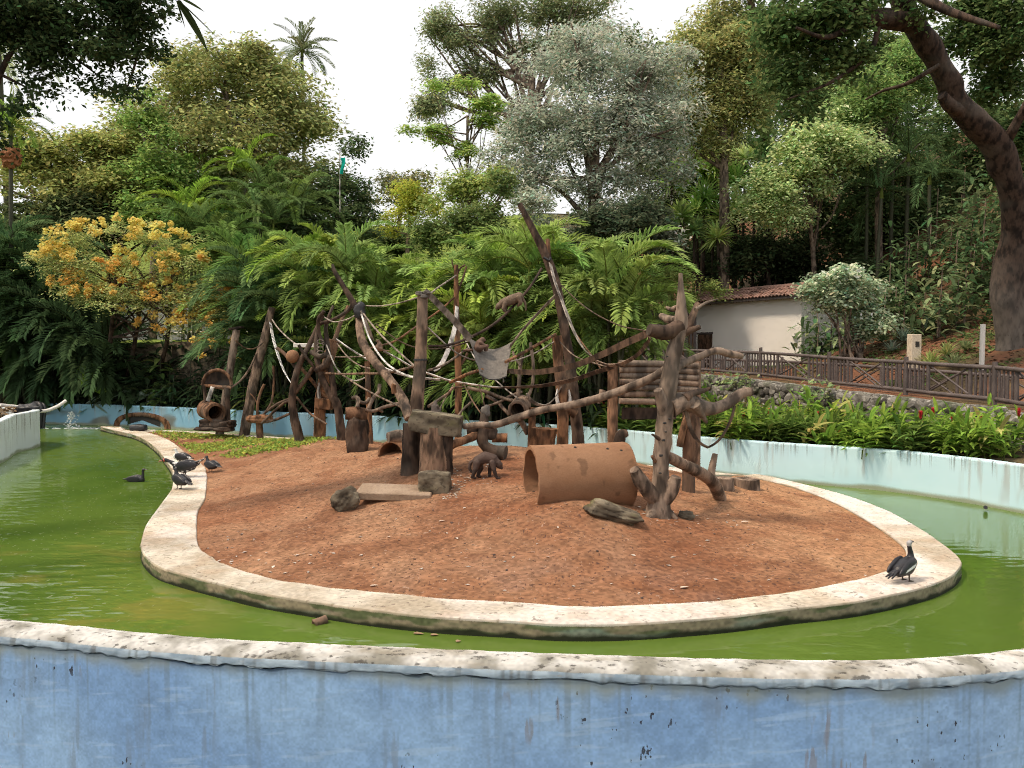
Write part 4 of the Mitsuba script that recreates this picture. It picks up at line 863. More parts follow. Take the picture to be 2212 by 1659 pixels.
# house
hC, hu, hv = np.array([14.66, 40.0]), np.array([-.577, .816]), np.array([.816, .577])
HZ, EZ, RZ = 2.0, 6.02, 6.62
def hp(a, b, z): q = hC + hu * a + hv * b; return np.array([q[0], q[1], z])
t = thing('house', 'white plastered house with a brown tiled roof behind the log fence', 'house')
def quad_box(a0, a1, b0, b1, z0, z1, fz=None):
    v = np.array([hp(a, b, z) for a in (a0, a1) for b in (b0, b1) for z in (z0, z1)])
    return trimesh.convex.convex_hull(v)
def arr(m): return np.array(m.vertices), np.array(m.faces)
dA0, dA1, dz1 = 5.75, 6.85, 4.2
for (a0, a1, z0, z1) in ((0, dA0, HZ, EZ), (dA1, 7.8, HZ, EZ), (dA0, dA1, dz1, EZ)):
    add(t, 'wall', arr(quad_box(a0, a1, 0, .2, z0, z1)), 'plaster', smooth=False)
wv = np.array([hp(a, b, z) for a in (.0, .2) for b, z in ((.2, HZ), (4.0, HZ), (4.0, EZ), (2.0, RZ - .25), (.2, EZ))])
add(t, 'end_wall', arr(trimesh.convex.convex_hull(wv)), 'plaster', smooth=False)
add(t, 'end_wall', arr(trimesh.convex.convex_hull(wv + np.r_[hu * 7.6, 0])), 'plaster', smooth=False)
add(t, 'wall', arr(quad_box(.2, 7.6, 3.8, 4.0, HZ, EZ)), 'plaster', smooth=False)
add(t, 'vent', arr(quad_box(-.02, .05, 1.1, 1.75, 3.0, 3.6)), 'dark', smooth=False)
d = add(t, 'door', arr(quad_box(dA0 + .02, dA1 - .02, .1, .14, HZ, dz1 - .06)), 'fence_mat', smooth=False)
for k in range(6): wood(d, 'plank', arr(quad_box(dA0 + .05 + k * .17, dA0 + .205 + k * .17, -.015, .1, HZ, dz1 - .1)), .28, smooth=False)
add(d, 'lintel', arr(quad_box(dA0 - .05, dA1 + .05, -.02, .1, dz1 - .06, dz1 + .04)), 'fence_mat', smooth=False)
rf = add(t, 'roof', arr(trimesh.convex.convex_hull(np.array([hp(a, b, z) for a in (-.55, 8.3) for b, z in ((-.55, EZ - .22), (-.55, EZ - .12), (2.0, RZ - .02), (4.5, EZ - .12), (4.5, EZ - .22), (2.0, RZ - .14))]))), 'fence_mat', smooth=False)
rg = rng_(210); cnt = 0
half = np.linspace(0, np.pi, 6)
for r in range(7):
    for c in range(41):
        a = -.5 + c * .215; b0 = -.66 + r * .40; b1 = b0 + .47
        zf = lambda b: EZ - .12 + (b + .55) / 2.55 * (RZ - .02 - EZ + .12)
        if b0 > 1.95: continue
        w0, w1 = .115, .098
        v = []
        for b, w, dz in ((b0, w0, .045 + .012 * rg.normal()), (b1, w1, .005)):
            for q in half: v.append(hp(a + .01 * rg.normal() + w * math.cos(q), b, zf(b) + dz + w * .8 * math.sin(q)))
            for q in half[::-1]: v.append(hp(a + (w - .02) * math.cos(q), b, zf(b) + dz + (w - .02) * .8 * math.sin(q)))
        v = np.array(v); n = 12; f = []
        for i in range(n): f += [[i, (i + 1) % n, n + (i + 1) % n], [i, n + (i + 1) % n, n + i]]
        for i in range(5): f += [[i, 11 - i, 10 - i], [i, 10 - i, i + 1]]
        if cnt < 287: add(rf, 'roof_tile', (v, np.array(f)), 'tile', smooth=False, uv=np.tile([[rg.random(), 0.]], (len(v), 1)))
        cnt += 1
rdg = tube([hp(-.6, 2.0, RZ + .05), hp(8.3, 2.0, RZ + .05)], .14, 30, 8, .1)
add(rf, 'ridge', rdg, 'tile', smooth=True, uv=np.tile([[.7, 0.]], (len(rdg[0]), 1)))
# brown wall and hedge left of the house
bwm = box([P(1415, 700, 44)[0], 44.3, 3.2], [4.6, .4, 4.6], rotz(-.12))
single('earth_wall', 'brown earth coloured wall under the hedge, left of the house', 'wall', bwm, 'fence_mat', smooth=False)
t = thing('hedge', 'light green clipped hedge on top of the brown wall left of the house', 'hedge')
m, cl, cc = crown(B(42.5, (1400,620,50,22), (1460,612,55,24), (1520,625,45,18), (1430,640,60,20), (1370,630,30,20)), 220, 330, 26, .14, .09, (.16, .20, .05), .22, .4, .8, .1)
add(t, 'foliage', m, 'leaf', smooth=False, color=cl)
wood(t, 'stem', cat([tube([[q[0], q[1], hg(q[0], q[1]) - .2], q], [.05, .02], 5, 5, .1, k) for k, q in enumerate(cc[::30])]), .3, kind='stuff')
# shrub before the house
t = thing('house_shrub', 'tall pale leaved shrub with bare stems in front of the house end', 'shrub')
SD = 33.5
m, cl, cc = crown(B(SD, (1790,610,50,30), (1840,600,40,24), (1860,640,55,40), (1830,660,50,50), (1875,690,35,40), (1780,640,35,30), (1870,730,30,30)), 221, 470, 26, .19, .12, (.24, .30, .19), .25, .42, .6, .5)
add(t, 'crown', m, 'leaf', smooth=False, color=cl)
b0 = P(1840, 775, SD); b0[2] = hg(b0[0], b0[1])
wood(t, 'stem', cat([tube([b0 + [.5 * math.cos(k), .4 * math.sin(k), -.2], (b0 + c) / 2 + [.15 * math.sin(k * 3), 0, .2], c], [.05, .04, .015], 10, 6, .15, k) for k, c in enumerate(cc[::26])]), .63, kind='stuff')
# posts and small plants on the bank
q = P(2122, 700, 27.5); g = hg(q[0], q[1])
single('white_post', 'plain white post in front of the big leaning trunk', 'post', tube([[q[0], q[1], g - .2], [q[0] + .02, q[1], q[2]]], .085, 3, 12, 0), 'white_paint', smooth=40)
q = P(1975, 722, 30); g = hg(q[0], q[1])
t = thing('meter_pillar', 'small cream pillar with a dark opening on the red bank', 'pillar')
add(t, 'body', box([q[0], q[1], (g + q[2]) / 2 - .1], [.38, .38, q[2] - g + .2], None, .02), 'cream_paint', smooth=False)
add(t, 'opening', box([q[0] + .02, q[1] - .19, q[2] - .38], [.14, .04, .2]), 'dark', smooth=False)
rg = rng_(230)
for k, (X, Y, D, R, c, lb) in enumerate([(2010,745,29.5,.75,(.19,.22,.06),'spiky yellow green clump right of the cream pillar'), (2045,750,30,.7,(.17,.20,.06),'spiky yellow green clump right of the cream pillar'), (2060,765,28.5,.6,(.15,.17,.07),'spiky yellow green clump right of the cream pillar'),
        (1950,690,34,.8,(.17,.22,.17),'grey green spiky plant on the bare bank right of the house shrub'), (2000,680,35,.8,(.13,.18,.13),'grey green spiky plant on the bare bank right of the house shrub'), (1925,700,33,.6,(.16,.2,.15),'grey green spiky plant on the bare bank right of the house shrub'), (1905,665,35,.7,(.09,.13,.05),'dark spiky plant at the foot of the shaded slope'), (2085,740,30,.5,(.12,.15,.06), 'small grassy tuft left of the white post')]):
    x = (X - CX) / F * D; t = thing('spiky_plant', lb, 'plant', lb.replace('clump', 'clumps') if 'clump' in lb or 'grey green' in lb else None)
    rosette(t, np.array([x, D, hg(x, D) + .1]), R, 60, c, rg, .06, 'leaf_tuft', (.2, 1.5))
# dark shade plants on the bank under the big tree
for k in range(80):
    X = 1720 + 470 * rg.random(); D = 36 + 10 * rg.random() - (5 * rg.random() if X > 1900 else 0); x = (X - CX) / F * D; g = hg(x, D)
    if 1740 < X < 1905 and D < 37: continue
    t = thing('shade_plant', 'dark leafy undergrowth plant on the shaded slope right of the house', 'plant', 'undergrowth plants on the shaded slope')
    n = 60; h = 1.2 + 2.3 * rg.random()
    c = np.array([x, D, g]) + rg.normal(size=(n, 3)) * [.6, .5, .3] + np.c_[np.zeros(n), np.zeros(n), h * rg.random(n)]
    dd = rg.normal(size=(n, 3)); dd[:, 2] = .3 * dd[:, 2] - .1
    m = lance(c, dd, .5 * (.6 + .8 * rg.random(n)), .2, np.tile([0, 0, 1.], (n, 1)), .25, 3)
    add(t, 'foliage', m, 'leaf_gloss', smooth=False, color=tint(n, (.055, .09, .034) if k % 4 else (.12, .16, .07), rg, .25, 12))
    wood(t, 'stem', tube([[x, D, g - .2], [x + .1, D, g + h]], [.05, .02], 6, 5, .1, k), .6)
single('leaf_litter', 'dead leaves scattered over the red bank', 'leaf litter', leaves(np.array([[x, y, hg(x, y) + .02] for x, y in np.c_[11 + 12 * rg.random(3000), 25 + 17 * rg.random(3000)]]), .17, .10, rg, 1.2), 'fur', smooth=False, kind='stuff', color=np.repeat(np.array([.13, .085, .045]) * (.35 + rg.random((3000, 1))), 4, 0))
bq = np.c_[12 + 10 * rg.random(5200), 27 + 15 * rg.random(5200)]; bq = bq[meshkit.fbm(np.c_[bq * .6, 0 * bq[:, 0]], 3, 8) > .47]
single('ground_cover', 'low green creeping plants on the red bank right of the house', 'ground cover', leaves(np.c_[bq, h_ground(bq[:, 0], bq[:, 1]) + .06], .20, .12, rg, .5), 'leaf', smooth=False, kind='stuff', color=tint(len(bq), (.075, .105, .03), rg, .3))

# ginger plants with red flowers between the moat wall and the stone wall
rg = rng_(240)
def ginger(base, h, seed, red, bright):
    rg = rng_(seed)
    t = thing('ginger_plant', 'clump of bright green ginger leaves with red flower cones behind the right moat wall' if red else 'clump of bright green ginger leaves without flowers behind the right moat wall', 'plant', 'ginger clumps with red flowers' if red else 'ginger clumps without flowers')
    V, Fc, Cc, nv = [], [], [], 0; st = []
    for s in range(9 + int(4 * rg.random())):
        a = rg.random() * 6.28; ln = .15 + .5 * rg.random(); hh = h * (.55 + .55 * rg.random())
        b = base + [.28 * rg.normal(), .22 * rg.normal(), -.1]; top = b + [ln * hh * math.cos(a), ln * hh * math.sin(a), hh]
        pth = spline([b, b * .5 + top * .5 + [-.08 * math.cos(a), -.08 * math.sin(a), .1 * hh], top], 12); st.append(tube(pth[::3], [.014, .008], 5, 5, 0, caps=False))
        n = 11; k = np.linspace(3, 11, n).astype(int); side = np.array([-math.sin(a), math.cos(a), 0])
        d = np.where(np.arange(n) % 2 == 0, 1, -1)[:, None] * side * .9 + np.array([math.cos(a), math.sin(a), 0]) * .45 + np.array([0, 0, .55]) + .18 * rg.normal(size=(n, 3)); d[-1] = [math.cos(a) * .4, math.sin(a) * .4, 1]
        m = lance(pth[k], d, (.46 + .16 * rg.random(n)) * (.75 + .35 * np.sin(np.linspace(.4, 2.4, n))), .085, np.array([0, 0, 1.]) + .25 * rg.normal(size=(n, 3)), .35, 4)
        V.append(m[0]); Fc.append(m[1] + nv); nv += len(m[0])
        Cc.append(tint(n, np.array(bright) * (.7 + .5 * rg.random()) * (1, 1, 1) if rg.random() > .06 else (.22, .2, .05), rg, .16, 15))
        if red and s < 2:
            tp = top + [0, 0, .04]; n2 = 26; z = np.linspace(0, 1, n2)
            fm = lance(tp + np.c_[0 * z, 0 * z, .16 * z], np.c_[np.cos(z * 40), np.sin(z * 40), .9 + 0 * z], .07, .035, np.tile([0, 0, 1.], (n2, 1)), .0, 2)
            add(t, 'flower', fm, 'leaf', smooth=False, color=tint(n2, (.30, .012, .022), rg, .25, 9))
    sm = cat(st); add(t, 'stem', sm, 'leaf', color=np.tile([[.12, .17, .04]], (len(sm[0]), 1)), kind='stuff')
    add(t, 'foliage', (np.vstack(V), np.vstack(Fc)), 'leaf_gloss', smooth=False, color=np.vstack(Cc))
bi, bu2 = resample(back_in[:12], .1); bnn = normals2(bi, -1.0)
if bnn[len(bnn) // 2][1] < 0: bnn = -bnn
k0 = int(np.argmin(np.abs(bi[:, 1] - 21.4) + (bi[:, 0] < 0) * 99)); s = bu2[k0]; j = 0
while s < bu2[-1] - .3:
    k = int(np.interp(s, bu2, np.arange(len(bu2))))
    for off_ in (.55, 1.15, 1.8, 2.4):
        q = bi[k] + bnn[k] * (off_ + .15 * rg.normal()) ; sd = float(signed(fence_line, np.array([q[0]]), np.array([q[1]]))[0])
        if sd > -.95 or q[1] < 11: continue
        X = CX + F * q[0] / q[1]
        red = rg.random() < (.3 if off_ > 1 else .15)
        ginger(np.array([q[0], q[1], .72]), (.62 + .10 * off_) * (.72 + .6 * rg.random()) , 1000 + j, red, (.11, .185, .016) if rg.random() < .75 else (.075, .125, .02)); j += 1
    s += .74
# small plants growing on top of the stone wall
for k, (X, D) in enumerate([(1655, 27.5), (1620, 28.3), (1800, 24.2), (1830, 23.6), (1560, 30)]):
    x = (X - CX) / F * D - .75; t = thing('wall_plant', 'small pale leafy weed hanging over the stone wall under the fence', 'plant', 'weeds on the stone wall')
    n = 70; c = np.array([x, D - .1, path_z(D) - .15]) + rg.normal(size=(n, 3)) * [.28, .12, .2]
    add(t, 'foliage', leaves(c, .16, .10, rg, .5), 'leaf', smooth=False, color=tint(n, (.15, .2, .08), rg))

# ---------------------------------------------------------------- shade plants in the strip between moat wall and terrace, left and middle
rg = rng_(260); j = 0
s = bu2[0] + .3 if False else .2
while s < bu2[k0] + 1.0:
    k = int(np.interp(s, bu2, np.arange(len(bu2)))); X = CX + F * bi[k][0] / bi[k][1]
    for off_ in (.55, 1.35, 2.0):
        q = bi[k] + bnn[k] * (off_ + .2 * rg.normal()); h = (.55 + 1.0 * off_) * (.7 + .6 * rg.random())
        if rg.random() < .08: continue
        left = X < 330
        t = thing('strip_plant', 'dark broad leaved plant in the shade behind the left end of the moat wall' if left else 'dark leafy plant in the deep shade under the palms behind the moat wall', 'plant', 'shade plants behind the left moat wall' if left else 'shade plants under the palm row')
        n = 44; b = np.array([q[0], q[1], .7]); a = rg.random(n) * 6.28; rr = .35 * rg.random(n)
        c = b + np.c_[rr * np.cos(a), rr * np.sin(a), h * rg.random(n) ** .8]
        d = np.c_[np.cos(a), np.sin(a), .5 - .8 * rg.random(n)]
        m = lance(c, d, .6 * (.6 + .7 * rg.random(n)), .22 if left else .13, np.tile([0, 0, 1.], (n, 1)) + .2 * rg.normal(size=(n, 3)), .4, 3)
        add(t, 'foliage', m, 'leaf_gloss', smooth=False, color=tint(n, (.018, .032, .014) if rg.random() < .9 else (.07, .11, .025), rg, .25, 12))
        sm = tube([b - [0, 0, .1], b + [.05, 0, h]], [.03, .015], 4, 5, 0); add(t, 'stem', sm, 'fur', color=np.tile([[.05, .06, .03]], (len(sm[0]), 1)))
    s += .75
def big_leaf_plant(name, label, leaves_, col, L0, group=None):
    t = thing(name, label, 'plant', group); rg = rng_(len(label))
    base = np.mean([P(x, y, d) for x, y, d, *_ in leaves_], 0); base[2] = .7
    for (X, Y, D, az, el, L) in leaves_:
        c = P(X, Y, D); d = np.array([math.cos(az) * math.cos(el), math.sin(az) * math.cos(el), math.sin(el)])
        m = lance((c - d * L * .5)[None], d[None], L, L * .52, np.array([[.0, -.45, 1.]]), .22, 8)
        add(t, 'leaf', m, 'leaf_gloss', smooth=True, color=np.repeat(np.array([col]) * (.8 + .4 * rg.random()) * LEAF, len(m[0]), 0))
        add(t, 'leaf_stalk', tube([base, (base + c - d * L * .5) / 2 + [0, 0, .15], c - d * L * .5], [.02, .012], 8, 5, 0), 'leaf', color=np.tile([[.08, .11, .04]], (8 * 5 + 12, 1)))
big_leaf_plant('elephant_ear', 'low plant with very large grey green leaves over the stained stretch of blue wall', [(258,850,32.1,3.0,-.2,1.0), (280,835,32.5,2.3,.5,1.1), (292,868,31.9,3.4,-.4,.9), (310,845,32.3,1.3,.6,.9), (330,850,31.9,.3,.1,1.0), (350,862,32.1,.1,-.2,.9), (338,872,31.8,-.4,-.3,.8), (205,862,32.7,3.2,-.1,1.0), (190,878,32.5,3.6,-.3,.9), (225,880,32.1,-.3,-.4,.8)], (.20, .25, .20), 1.)
big_leaf_plant('yellow_leaf_plant', 'plant with upright bright yellow green leaves beside the grey green one', [(182,795,32.4,1.7,1.2,1.0), (196,812,32.2,1.0,.9,1.0), (205,825,32.1,.4,.6,.9), (212,840,32.0,2.6,.5,.8)], (.15, .24, .03), 1.)
big_leaf_plant('banana_plant', 'upright bright green banana leaf among the dark palms at the left', [(105,590,33.9,1.9,1.2,1.5), (125,610,33.9,.9,1.1,1.3), (90,640,33.9,2.6,.9,1.2)], (.07, .15, .03), 1.)
big_leaf_plant('banana_plant', 'single broad green leaf hanging beside the top of the leaning palm pole', [(620,632,28.6,.5,.15,1.1), (600,640,28.6,.9,-.3,.8)], (.06, .14, .02), 1.)
# ---------------------------------------------------------------- on the island: dead wood, pipes, stones
def px(pts, D0, D1=None):
    """pixels with a depth running from D0 to D1 along the way"""
    D1 = D0 if D1 is None else D1
    L = np.r_[0, np.cumsum([math.hypot(b[0] - a[0], b[1] - a[1]) for a, b in zip(pts, pts[1:])])]
    return np.array([P(x, y, D0 + (D1 - D0) * l / L[-1]) for (x, y), l in zip(pts, L)])
def pole(X, Y, top, w0, w1, D=None, D1=None, tone=.3, mid=(), sides=9, wob=.1, seed=0, n=None, sink=.15, gnarl=0.):
    """an upright from the ground at a pixel to a top pixel"""
    b = gp(X, Y) if D is None else on((X - CX) / F * D, D)
    D0 = b[1]; D1 = D0 if D1 is None else D1
    pts = [b - [0, 0, sink], b] + list(px([(X, Y)] + list(mid) + [top], D0, D1)[1:])
    return tube(pts, [w0 / 2 * D0 / F] * 2 + [(w0 + (w1 - w0) * k / (len(pts) - 2)) / 2 * D0 / F for k in range(1, len(pts) - 1)], n or 8 * len(pts), sides, wob, seed, gnarl=gnarl)
# the large brown pipe
def pipe(c0, c1, r, wall, n=72, seed=0, half=False):
    c0, c1 = np.asarray(c0, float), np.asarray(c1, float); ax = unit(c1 - c0); L = np.linalg.norm(c1 - c0)
    a = unit(np.cross(ax, [0, 0, 1.])); b = np.cross(a, ax)
    th = np.linspace(-.1 if half else 0, (np.pi + .1) if half else 2 * np.pi, n, endpoint=half)
    e0 = np.c_[np.cos(th) * 4, np.sin(th) * 4, 0 * th]; rag = .035 * (meshkit.fbm(e0 * 1.7 + seed, 3, seed) - .5)
    prof = [(0, r - wall)] + [(x, r - wall) for x in (.3, .6, .9)] + [(1, r - wall), (1, r), (.985, r + .004)] + [(x, r) for x in (.8, .6, .4, .2)] + [(.012, r + .004), (0, r - .006), (0, r - wall)]
    V = []
    for (t, rr) in prof:
        l = t * L + (rag + .006 * meshkit.noise(e0 * 6, 3) if t < .02 else 0)
        V.append(c0 + ax * np.reshape(l * np.ones(n), (n, 1)) + (a * np.cos(th)[:, None] + b * np.sin(th)[:, None]) * (rr + .004 * (meshkit.noise(e0 + t * 5, 4) - .5))[:, None])
    m = len(prof); V = np.concatenate(V); f = []
    i, j = np.meshgrid(np.arange(m - 1), np.arange(n - (1 if half else 0)), indexing='ij'); k = (j + 1) % n
    f = np.vstack([np.stack([i * n + j, (i + 1) * n + j, (i + 1) * n + k], -1).reshape(-1, 3), np.stack([i * n + j, (i + 1) * n + k, i * n + k], -1).reshape(-1, 3)])
    return V, f
PD = 11.25
pc0 = P(1146, 1036, PD); pc1 = P(1352, 1026, PD + .32)
r_ = 73.5 / F * PD
t = thing('concrete_pipe', 'large reddish brown concrete pipe lying on the soil in the middle, its left end open', 'pipe')
scene[t] = mikit.ply(pipe(pc0, pc1, r_, .055, seed=3), 'pipe_mat', smooth=40)
hm = [place((ICO[2][0] * [.022, .012, .022], ICO[2][1]), pc0 + (pc1 - pc0) * a + np.array([0, -math.cos(b), math.sin(b)]) * r_) for a, b in ((.78, 1.05), (.92, .95), (.45, 1.2))]
for h in hm: add(t, 'pit', h, 'dark')
# stones
def stone(name, label, X, Y, wx, wz, wy, seed, dz=.0, boxy=.5, amp=.35, rot=None, sub=4, mat='rock', D=None):
    g = gp(X, Y) if D is None else on((X - CX) / F * D, D); s = g[1] / F
    m = boulder(g + [0, wy * .5, wz * s * .5 + dz], [wx * s / 2, wy / 2, wz * s / 2], seed, sub, amp, boxy, 1.4, rot)
    return single(name, label, 'rock', m, mat, smooth=True)
stone('boulder', 'blocky mossy rock beside the stump table, on the end of the flat slab', 936, 1070, 74, 52, .4, 5, -.02, .75, .22)
stone('boulder', 'wedge shaped mossy rock at the left end of the flat slab', 742, 1106, 62, 52, .35, 8, -.02, .35, .5, roty(-.55))
stone('boulder', 'flat layered mossy boulder lying against the front of the brown pipe', 1333, 1132, 122, 36, .45, 11, .0, .45, .45, roty(.30))
stone('boulder', 'small rough lump of rock on the soil right of the dead tree foot', 1486, 1124, 34, 20, .18, 12, -.01, .3, .5)
g = gp(850, 1084); sl = P(852, 1068, g[1] + .15)
single('stone_slab', 'thin flat pale stone slab lying between two rocks on the soil', 'slab', box([sl[0], sl[1] + .12, g[2] + .10], [163 / F * sl[1], .55, .115], rotz(-.03) @ roty(.03) @ rotx(.12), .012), 'slab_mat', smooth=False)
# stump table
t = thing('stump_table', 'rough table of two tree stumps carrying a thick grey stone block', 'table')
for (X, Y, w0, w1, top, sd, tn) in ((937, 1028, 68, 60, (940, 922), 3, .5), (886, 1022, 42, 38, (890, 915), 5, .18)):
    wood(t, 'stump', pole(X, Y, top, w0, w1, tone=tn, sides=16, wob=.22, seed=sd, n=24), tn)
bm = pole(962, 1026, (958, 930), 30, 44, sides=10, wob=.2, seed=9, n=16); wood(t, 'bark_slab', bm, .12)
SD_ = gD(937, 1028) - .02
cs = P(943, 914, SD_ + .12)
bx = m3.Manifold.cube([112 / F * SD_, .62, 46 / F * SD_], True).refine_to_length(.035).to_mesh()
bv = np.array(bx.vert_properties[:, :3]); bd = unit(bv)
bv = bv * (1 - .10 * (np.abs(bv / np.abs(bv).max(0)).prod(1)[:, None])) + bd * .05 * (meshkit.fbm(bv * 7, 4, 4)[:, None] - .5)
add(t, 'stone_block', (bv @ (rotz(-.05) @ roty(.13)).T + cs, np.array(bx.tri_verts)), 'rock', smooth=True)
# centre pole
CD = 14.3
t = thing('bark_pole', 'tall upright pole with flaking brown bark behind the stump table', 'pole')
b = on((906 - CX) / F * CD, CD)
wood(t, 'trunk', tube([b - [0, 0, .2], P(900, 900, CD), P(907, 800, CD), P(911, 720, CD), P(913, 637, CD)], np.array([31, 29, 27, 25, 23]) / 2 * CD / F, 44, 14, .14, 4), .52)
add(t, 'metal_band', tube([P(908, 779, CD), P(908, 775, CD)], 15 / F * CD, 2, 16, 0), 'black_rubber')
for k, a in enumerate([(906, 634), (916, 640), (922, 632)]): add(t, 'rope_knot', boulder(P(*a, CD - .08), [.07, .06, .04], k, 2, .4), 'cloth')
# big dead tree
DT = gD(1422, 1112) + .05
t = thing('dead_tree', 'gnarled bare dead tree with broken limbs standing right of the brown pipe', 'dead tree')
b = gp(1422, 1112) + [0, .05, 0]
def lw_(w): return np.array(w) / 2 * DT / F
wood(t, 'trunk', tube([b - [0, 0, .15], P(1422,1100,DT), P(1425,1050,DT), P(1428,1000,DT), P(1434,930,DT), P(1442,860,DT), P(1450,800,DT), P(1462,740,DT), P(1471,700,DT), P(1471,650,DT), P(1470,590,DT)], lw_([66,56,36,33,36,38,34,30,30,18,8]), 84, 14, .16, 7, gnarl=.3), .59)
for (name, pts, w, d1, tn) in (('root', [(1425,1085),(1402,1062),(1382,1035),(1370,1014)], [44,34,30,24], -.25, .55), ('root', [(1424,1085),(1445,1066),(1456,1045),(1461,1030)], [42,34,30,22], -.1, .57), ('root', [(1420,1095),(1408,1112),(1395,1122)], [30,22,10], -.25, .6), ('root', [(1430,1098),(1448,1110),(1462,1122)], [26,18,8], -.1, .6),
        ('limb', [(1448,880),(1480,866),(1512,880),(1545,882),(1580,866),(1600,850),(1622,846)], [44,42,36,27,26,24,20], .5, .57), ('limb', [(1500,872),(1512,890),(1526,912)], [26,20,8], .3, .6), ('limb', [(1478,862),(1496,850),(1524,842),(1533,838)], [26,16,9,5], .2, .3), ('limb', [(1437,905),(1430,868),(1421,842)], [30,26,20], -.15, .6),
        ('limb', [(1470,705),(1445,716),(1420,716),(1402,712)], [34,32,30,28], -.15, .16), ('limb', [(1472,715),(1488,700),(1497,680),(1508,655)], [20,17,16,13], .1, .5), ('limb', [(1502,668),(1525,654),(1550,646)], [8,6,2], .3, .6), ('limb', [(1474,722),(1495,712),(1513,706)], [18,14,10], -.1, .15),
        ('limb', [(1466,690),(1446,690),(1428,682)], [15,19,12], .4, .6), ('limb', [(1470,660),(1452,668),(1440,664)], [11,10,6], .5, .55), ('limb', [(1450,800),(1482,782),(1520,766),(1548,758),(1575,764),(1602,770)], [24,18,15,15,18,14], .6, .57), ('limb', [(1434,955),(1418,944),(1408,938)], [12,8,3], -.2, .15), ('limb', [(1430,1000),(1416,996),(1408,985)], [12,9,6], -.1, .3)):
    wood(t, name, tube(px(pts, DT, DT + d1), lw_(w), None, 9, .16, len(pts) + int(pts[1][0]), gnarl=.2), tn)
for k, (x, y, w) in enumerate(((1433,951,7),(1428,984,8),(1436,914,7),(1426,1022,6),(1438,933,5),(1446,905,6),(1441,770,5))): add(t, 'knot_hole', boulder(P(x, y, DT - .155), [w / 2 * DT / F, .02, w / 3 * DT / F], k, 2, .6), 'dark')
t = thing('fallen_branch', 'thick bent branch leaning from the dead tree down to the soil, with an upright stub', 'branch')
fD = gD(1558, 1078)
wood(t, 'trunk', tube(px([(1436,984),(1470,1000),(1510,1020),(1540,1042),(1556,1076)], DT, fD), np.array([22,23,24,27,28]) / 2 * fD / F, 30, 10, .14, 13), .54)
wood(t, 'stub', tube(px([(1536,1034),(1538,1010),(1545,980)], fD - .15), np.array([18,16,12]) / 2 * fD / F, 10, 8, .12, 14), .6)
bp_ = gp(1558, 1080)
for k, (X, Y, w, h, lb) in enumerate(((1566, 1059, 52, 34, 'cut log section standing on the soil behind the fallen branch'), (1619, 1058, 54, 30, 'low cut log section at the right edge of the soil, next to the kerb'))):
    g = gp(X, Y); m = tube([g - [0, -.15, .05], g + [0, .15, h * .72 * g[1] / F]], [w / 2 * g[1] / F * 1.02, w / 2 * g[1] / F], 6, 22, .12, 20 + k)
    single('cut_log', lb, 'log', m, 'wood', smooth=True, uv=uvtone(m, .57))
# long bare branch from the stump table to the dead tree
m = tube(px([(1002,921),(1040,918),(1070,918),(1121,901),(1180,884),(1239,874),(1324,850),(1408,816),(1445,792),(1470,782)], SD_ + .1, DT + .15), np.array([14,15,16,17,16,17,17,17,14,10]) / 2 * 12.6 / F, 70, 10, .12, 33, gnarl=.15)
single('long_branch', 'long smooth bare branch reaching from the stump table to the dead tree', 'branch', m, 'wood', smooth=True, uv=uvtone(m, .6))
# bent root log by the walking monkey
t = thing('bent_log', 'dark bent log propped under the long branch, its sawn end on the soil', 'log')
BD = 14.2
wood(t, 'trunk', tube(px([(1046,890),(1045,920),(1042,945),(1048,962),(1066,975),(1092,980)], BD, BD - .3), np.array([16,22,24,22,28,34]) / 2 * BD / F, 36, 12, .14, 41), .12)
wood(t, 'limb', tube(px([(1040,935),(1010,948),(975,962),(960,978)], BD, SD_ + .3), np.array([20,18,18,22]) / 2 * BD / F, 20, 9, .14, 42), .42)
for k, (a, b) in enumerate(((1024, 1040), (1060, 1052))): wood(t, 'bark_lump', boulder(P(a, 935, BD - .05), [.12, .1, .12], k, 2, .5), .1)
add(t, 'rope_binding', boulder(P(1049, 888, BD), [.09, .08, .10], 4, 2, .5), 'cloth')
# tall leaning trunk with hollow legs, split orange posts
LD = 17.4
t = thing('leaning_pole', 'very tall dark pole leaning left, rising above the palms behind the brown pipe', 'pole')
b = on((1252 - CX) / F * LD, LD)
wood(t, 'trunk', tube([b - [0, 0, .2], b, P(1244,900,LD), P(1233,800,LD), P(1224,740,LD), P(1214,680,LD), P(1198,605,LD), P(1178,550,LD), P(1152,498,LD), P(1122,440,LD)], np.array([30,28,27,24,22,20,22,20,16,12]) / 2 * LD / F, 60, 10, .12, 51), .2)
wood(t, 'fork', tube(px([(1186,566),(1184,540),(1183,516)], LD), np.array([12,11,8]) / 2 * LD / F, 8, 7, .1, 5), .3)
add(t, 'rope_binding', tube(px([(1174,556),(1186,562),(1190,556)], LD - .15), .03, 8, 6, .1), 'black_rubber')
t = thing('split_post', 'bright orange brown split post with a forked foot behind the brown pipe', 'post')
SDp = 17.0; b = on((1215 - CX) / F * SDp, SDp)
wood(t, 'trunk', tube([b - [0, 0, .2], b, P(1216,900,SDp), P(1212,830,SDp), P(1206,780,SDp), P(1203,725,SDp)], np.array([24,25,27,26,24,22]) / 2 * SDp / F, 40, 9, .16, 52), .43)
wood(t, 'crosspiece', tube(px([(1212,893),(1230,888),(1244,896)], SDp), np.array([22,16,22]) / 2 * SDp / F, 10, 8, .15, 53), .42)
wood(t, 'splinter', tube(px([(1227,880),(1231,862),(1229,842)], SDp - .05), np.array([10,8,3]) / 2 * SDp / F, 8, 5, .15, 54), .95)
wood(t, 'splinter', tube(px([(1206,876),(1203,858),(1204,840)], SDp - .12), np.array([9,8,3]) / 2 * SDp / F, 8, 5, .15, 55), .95)
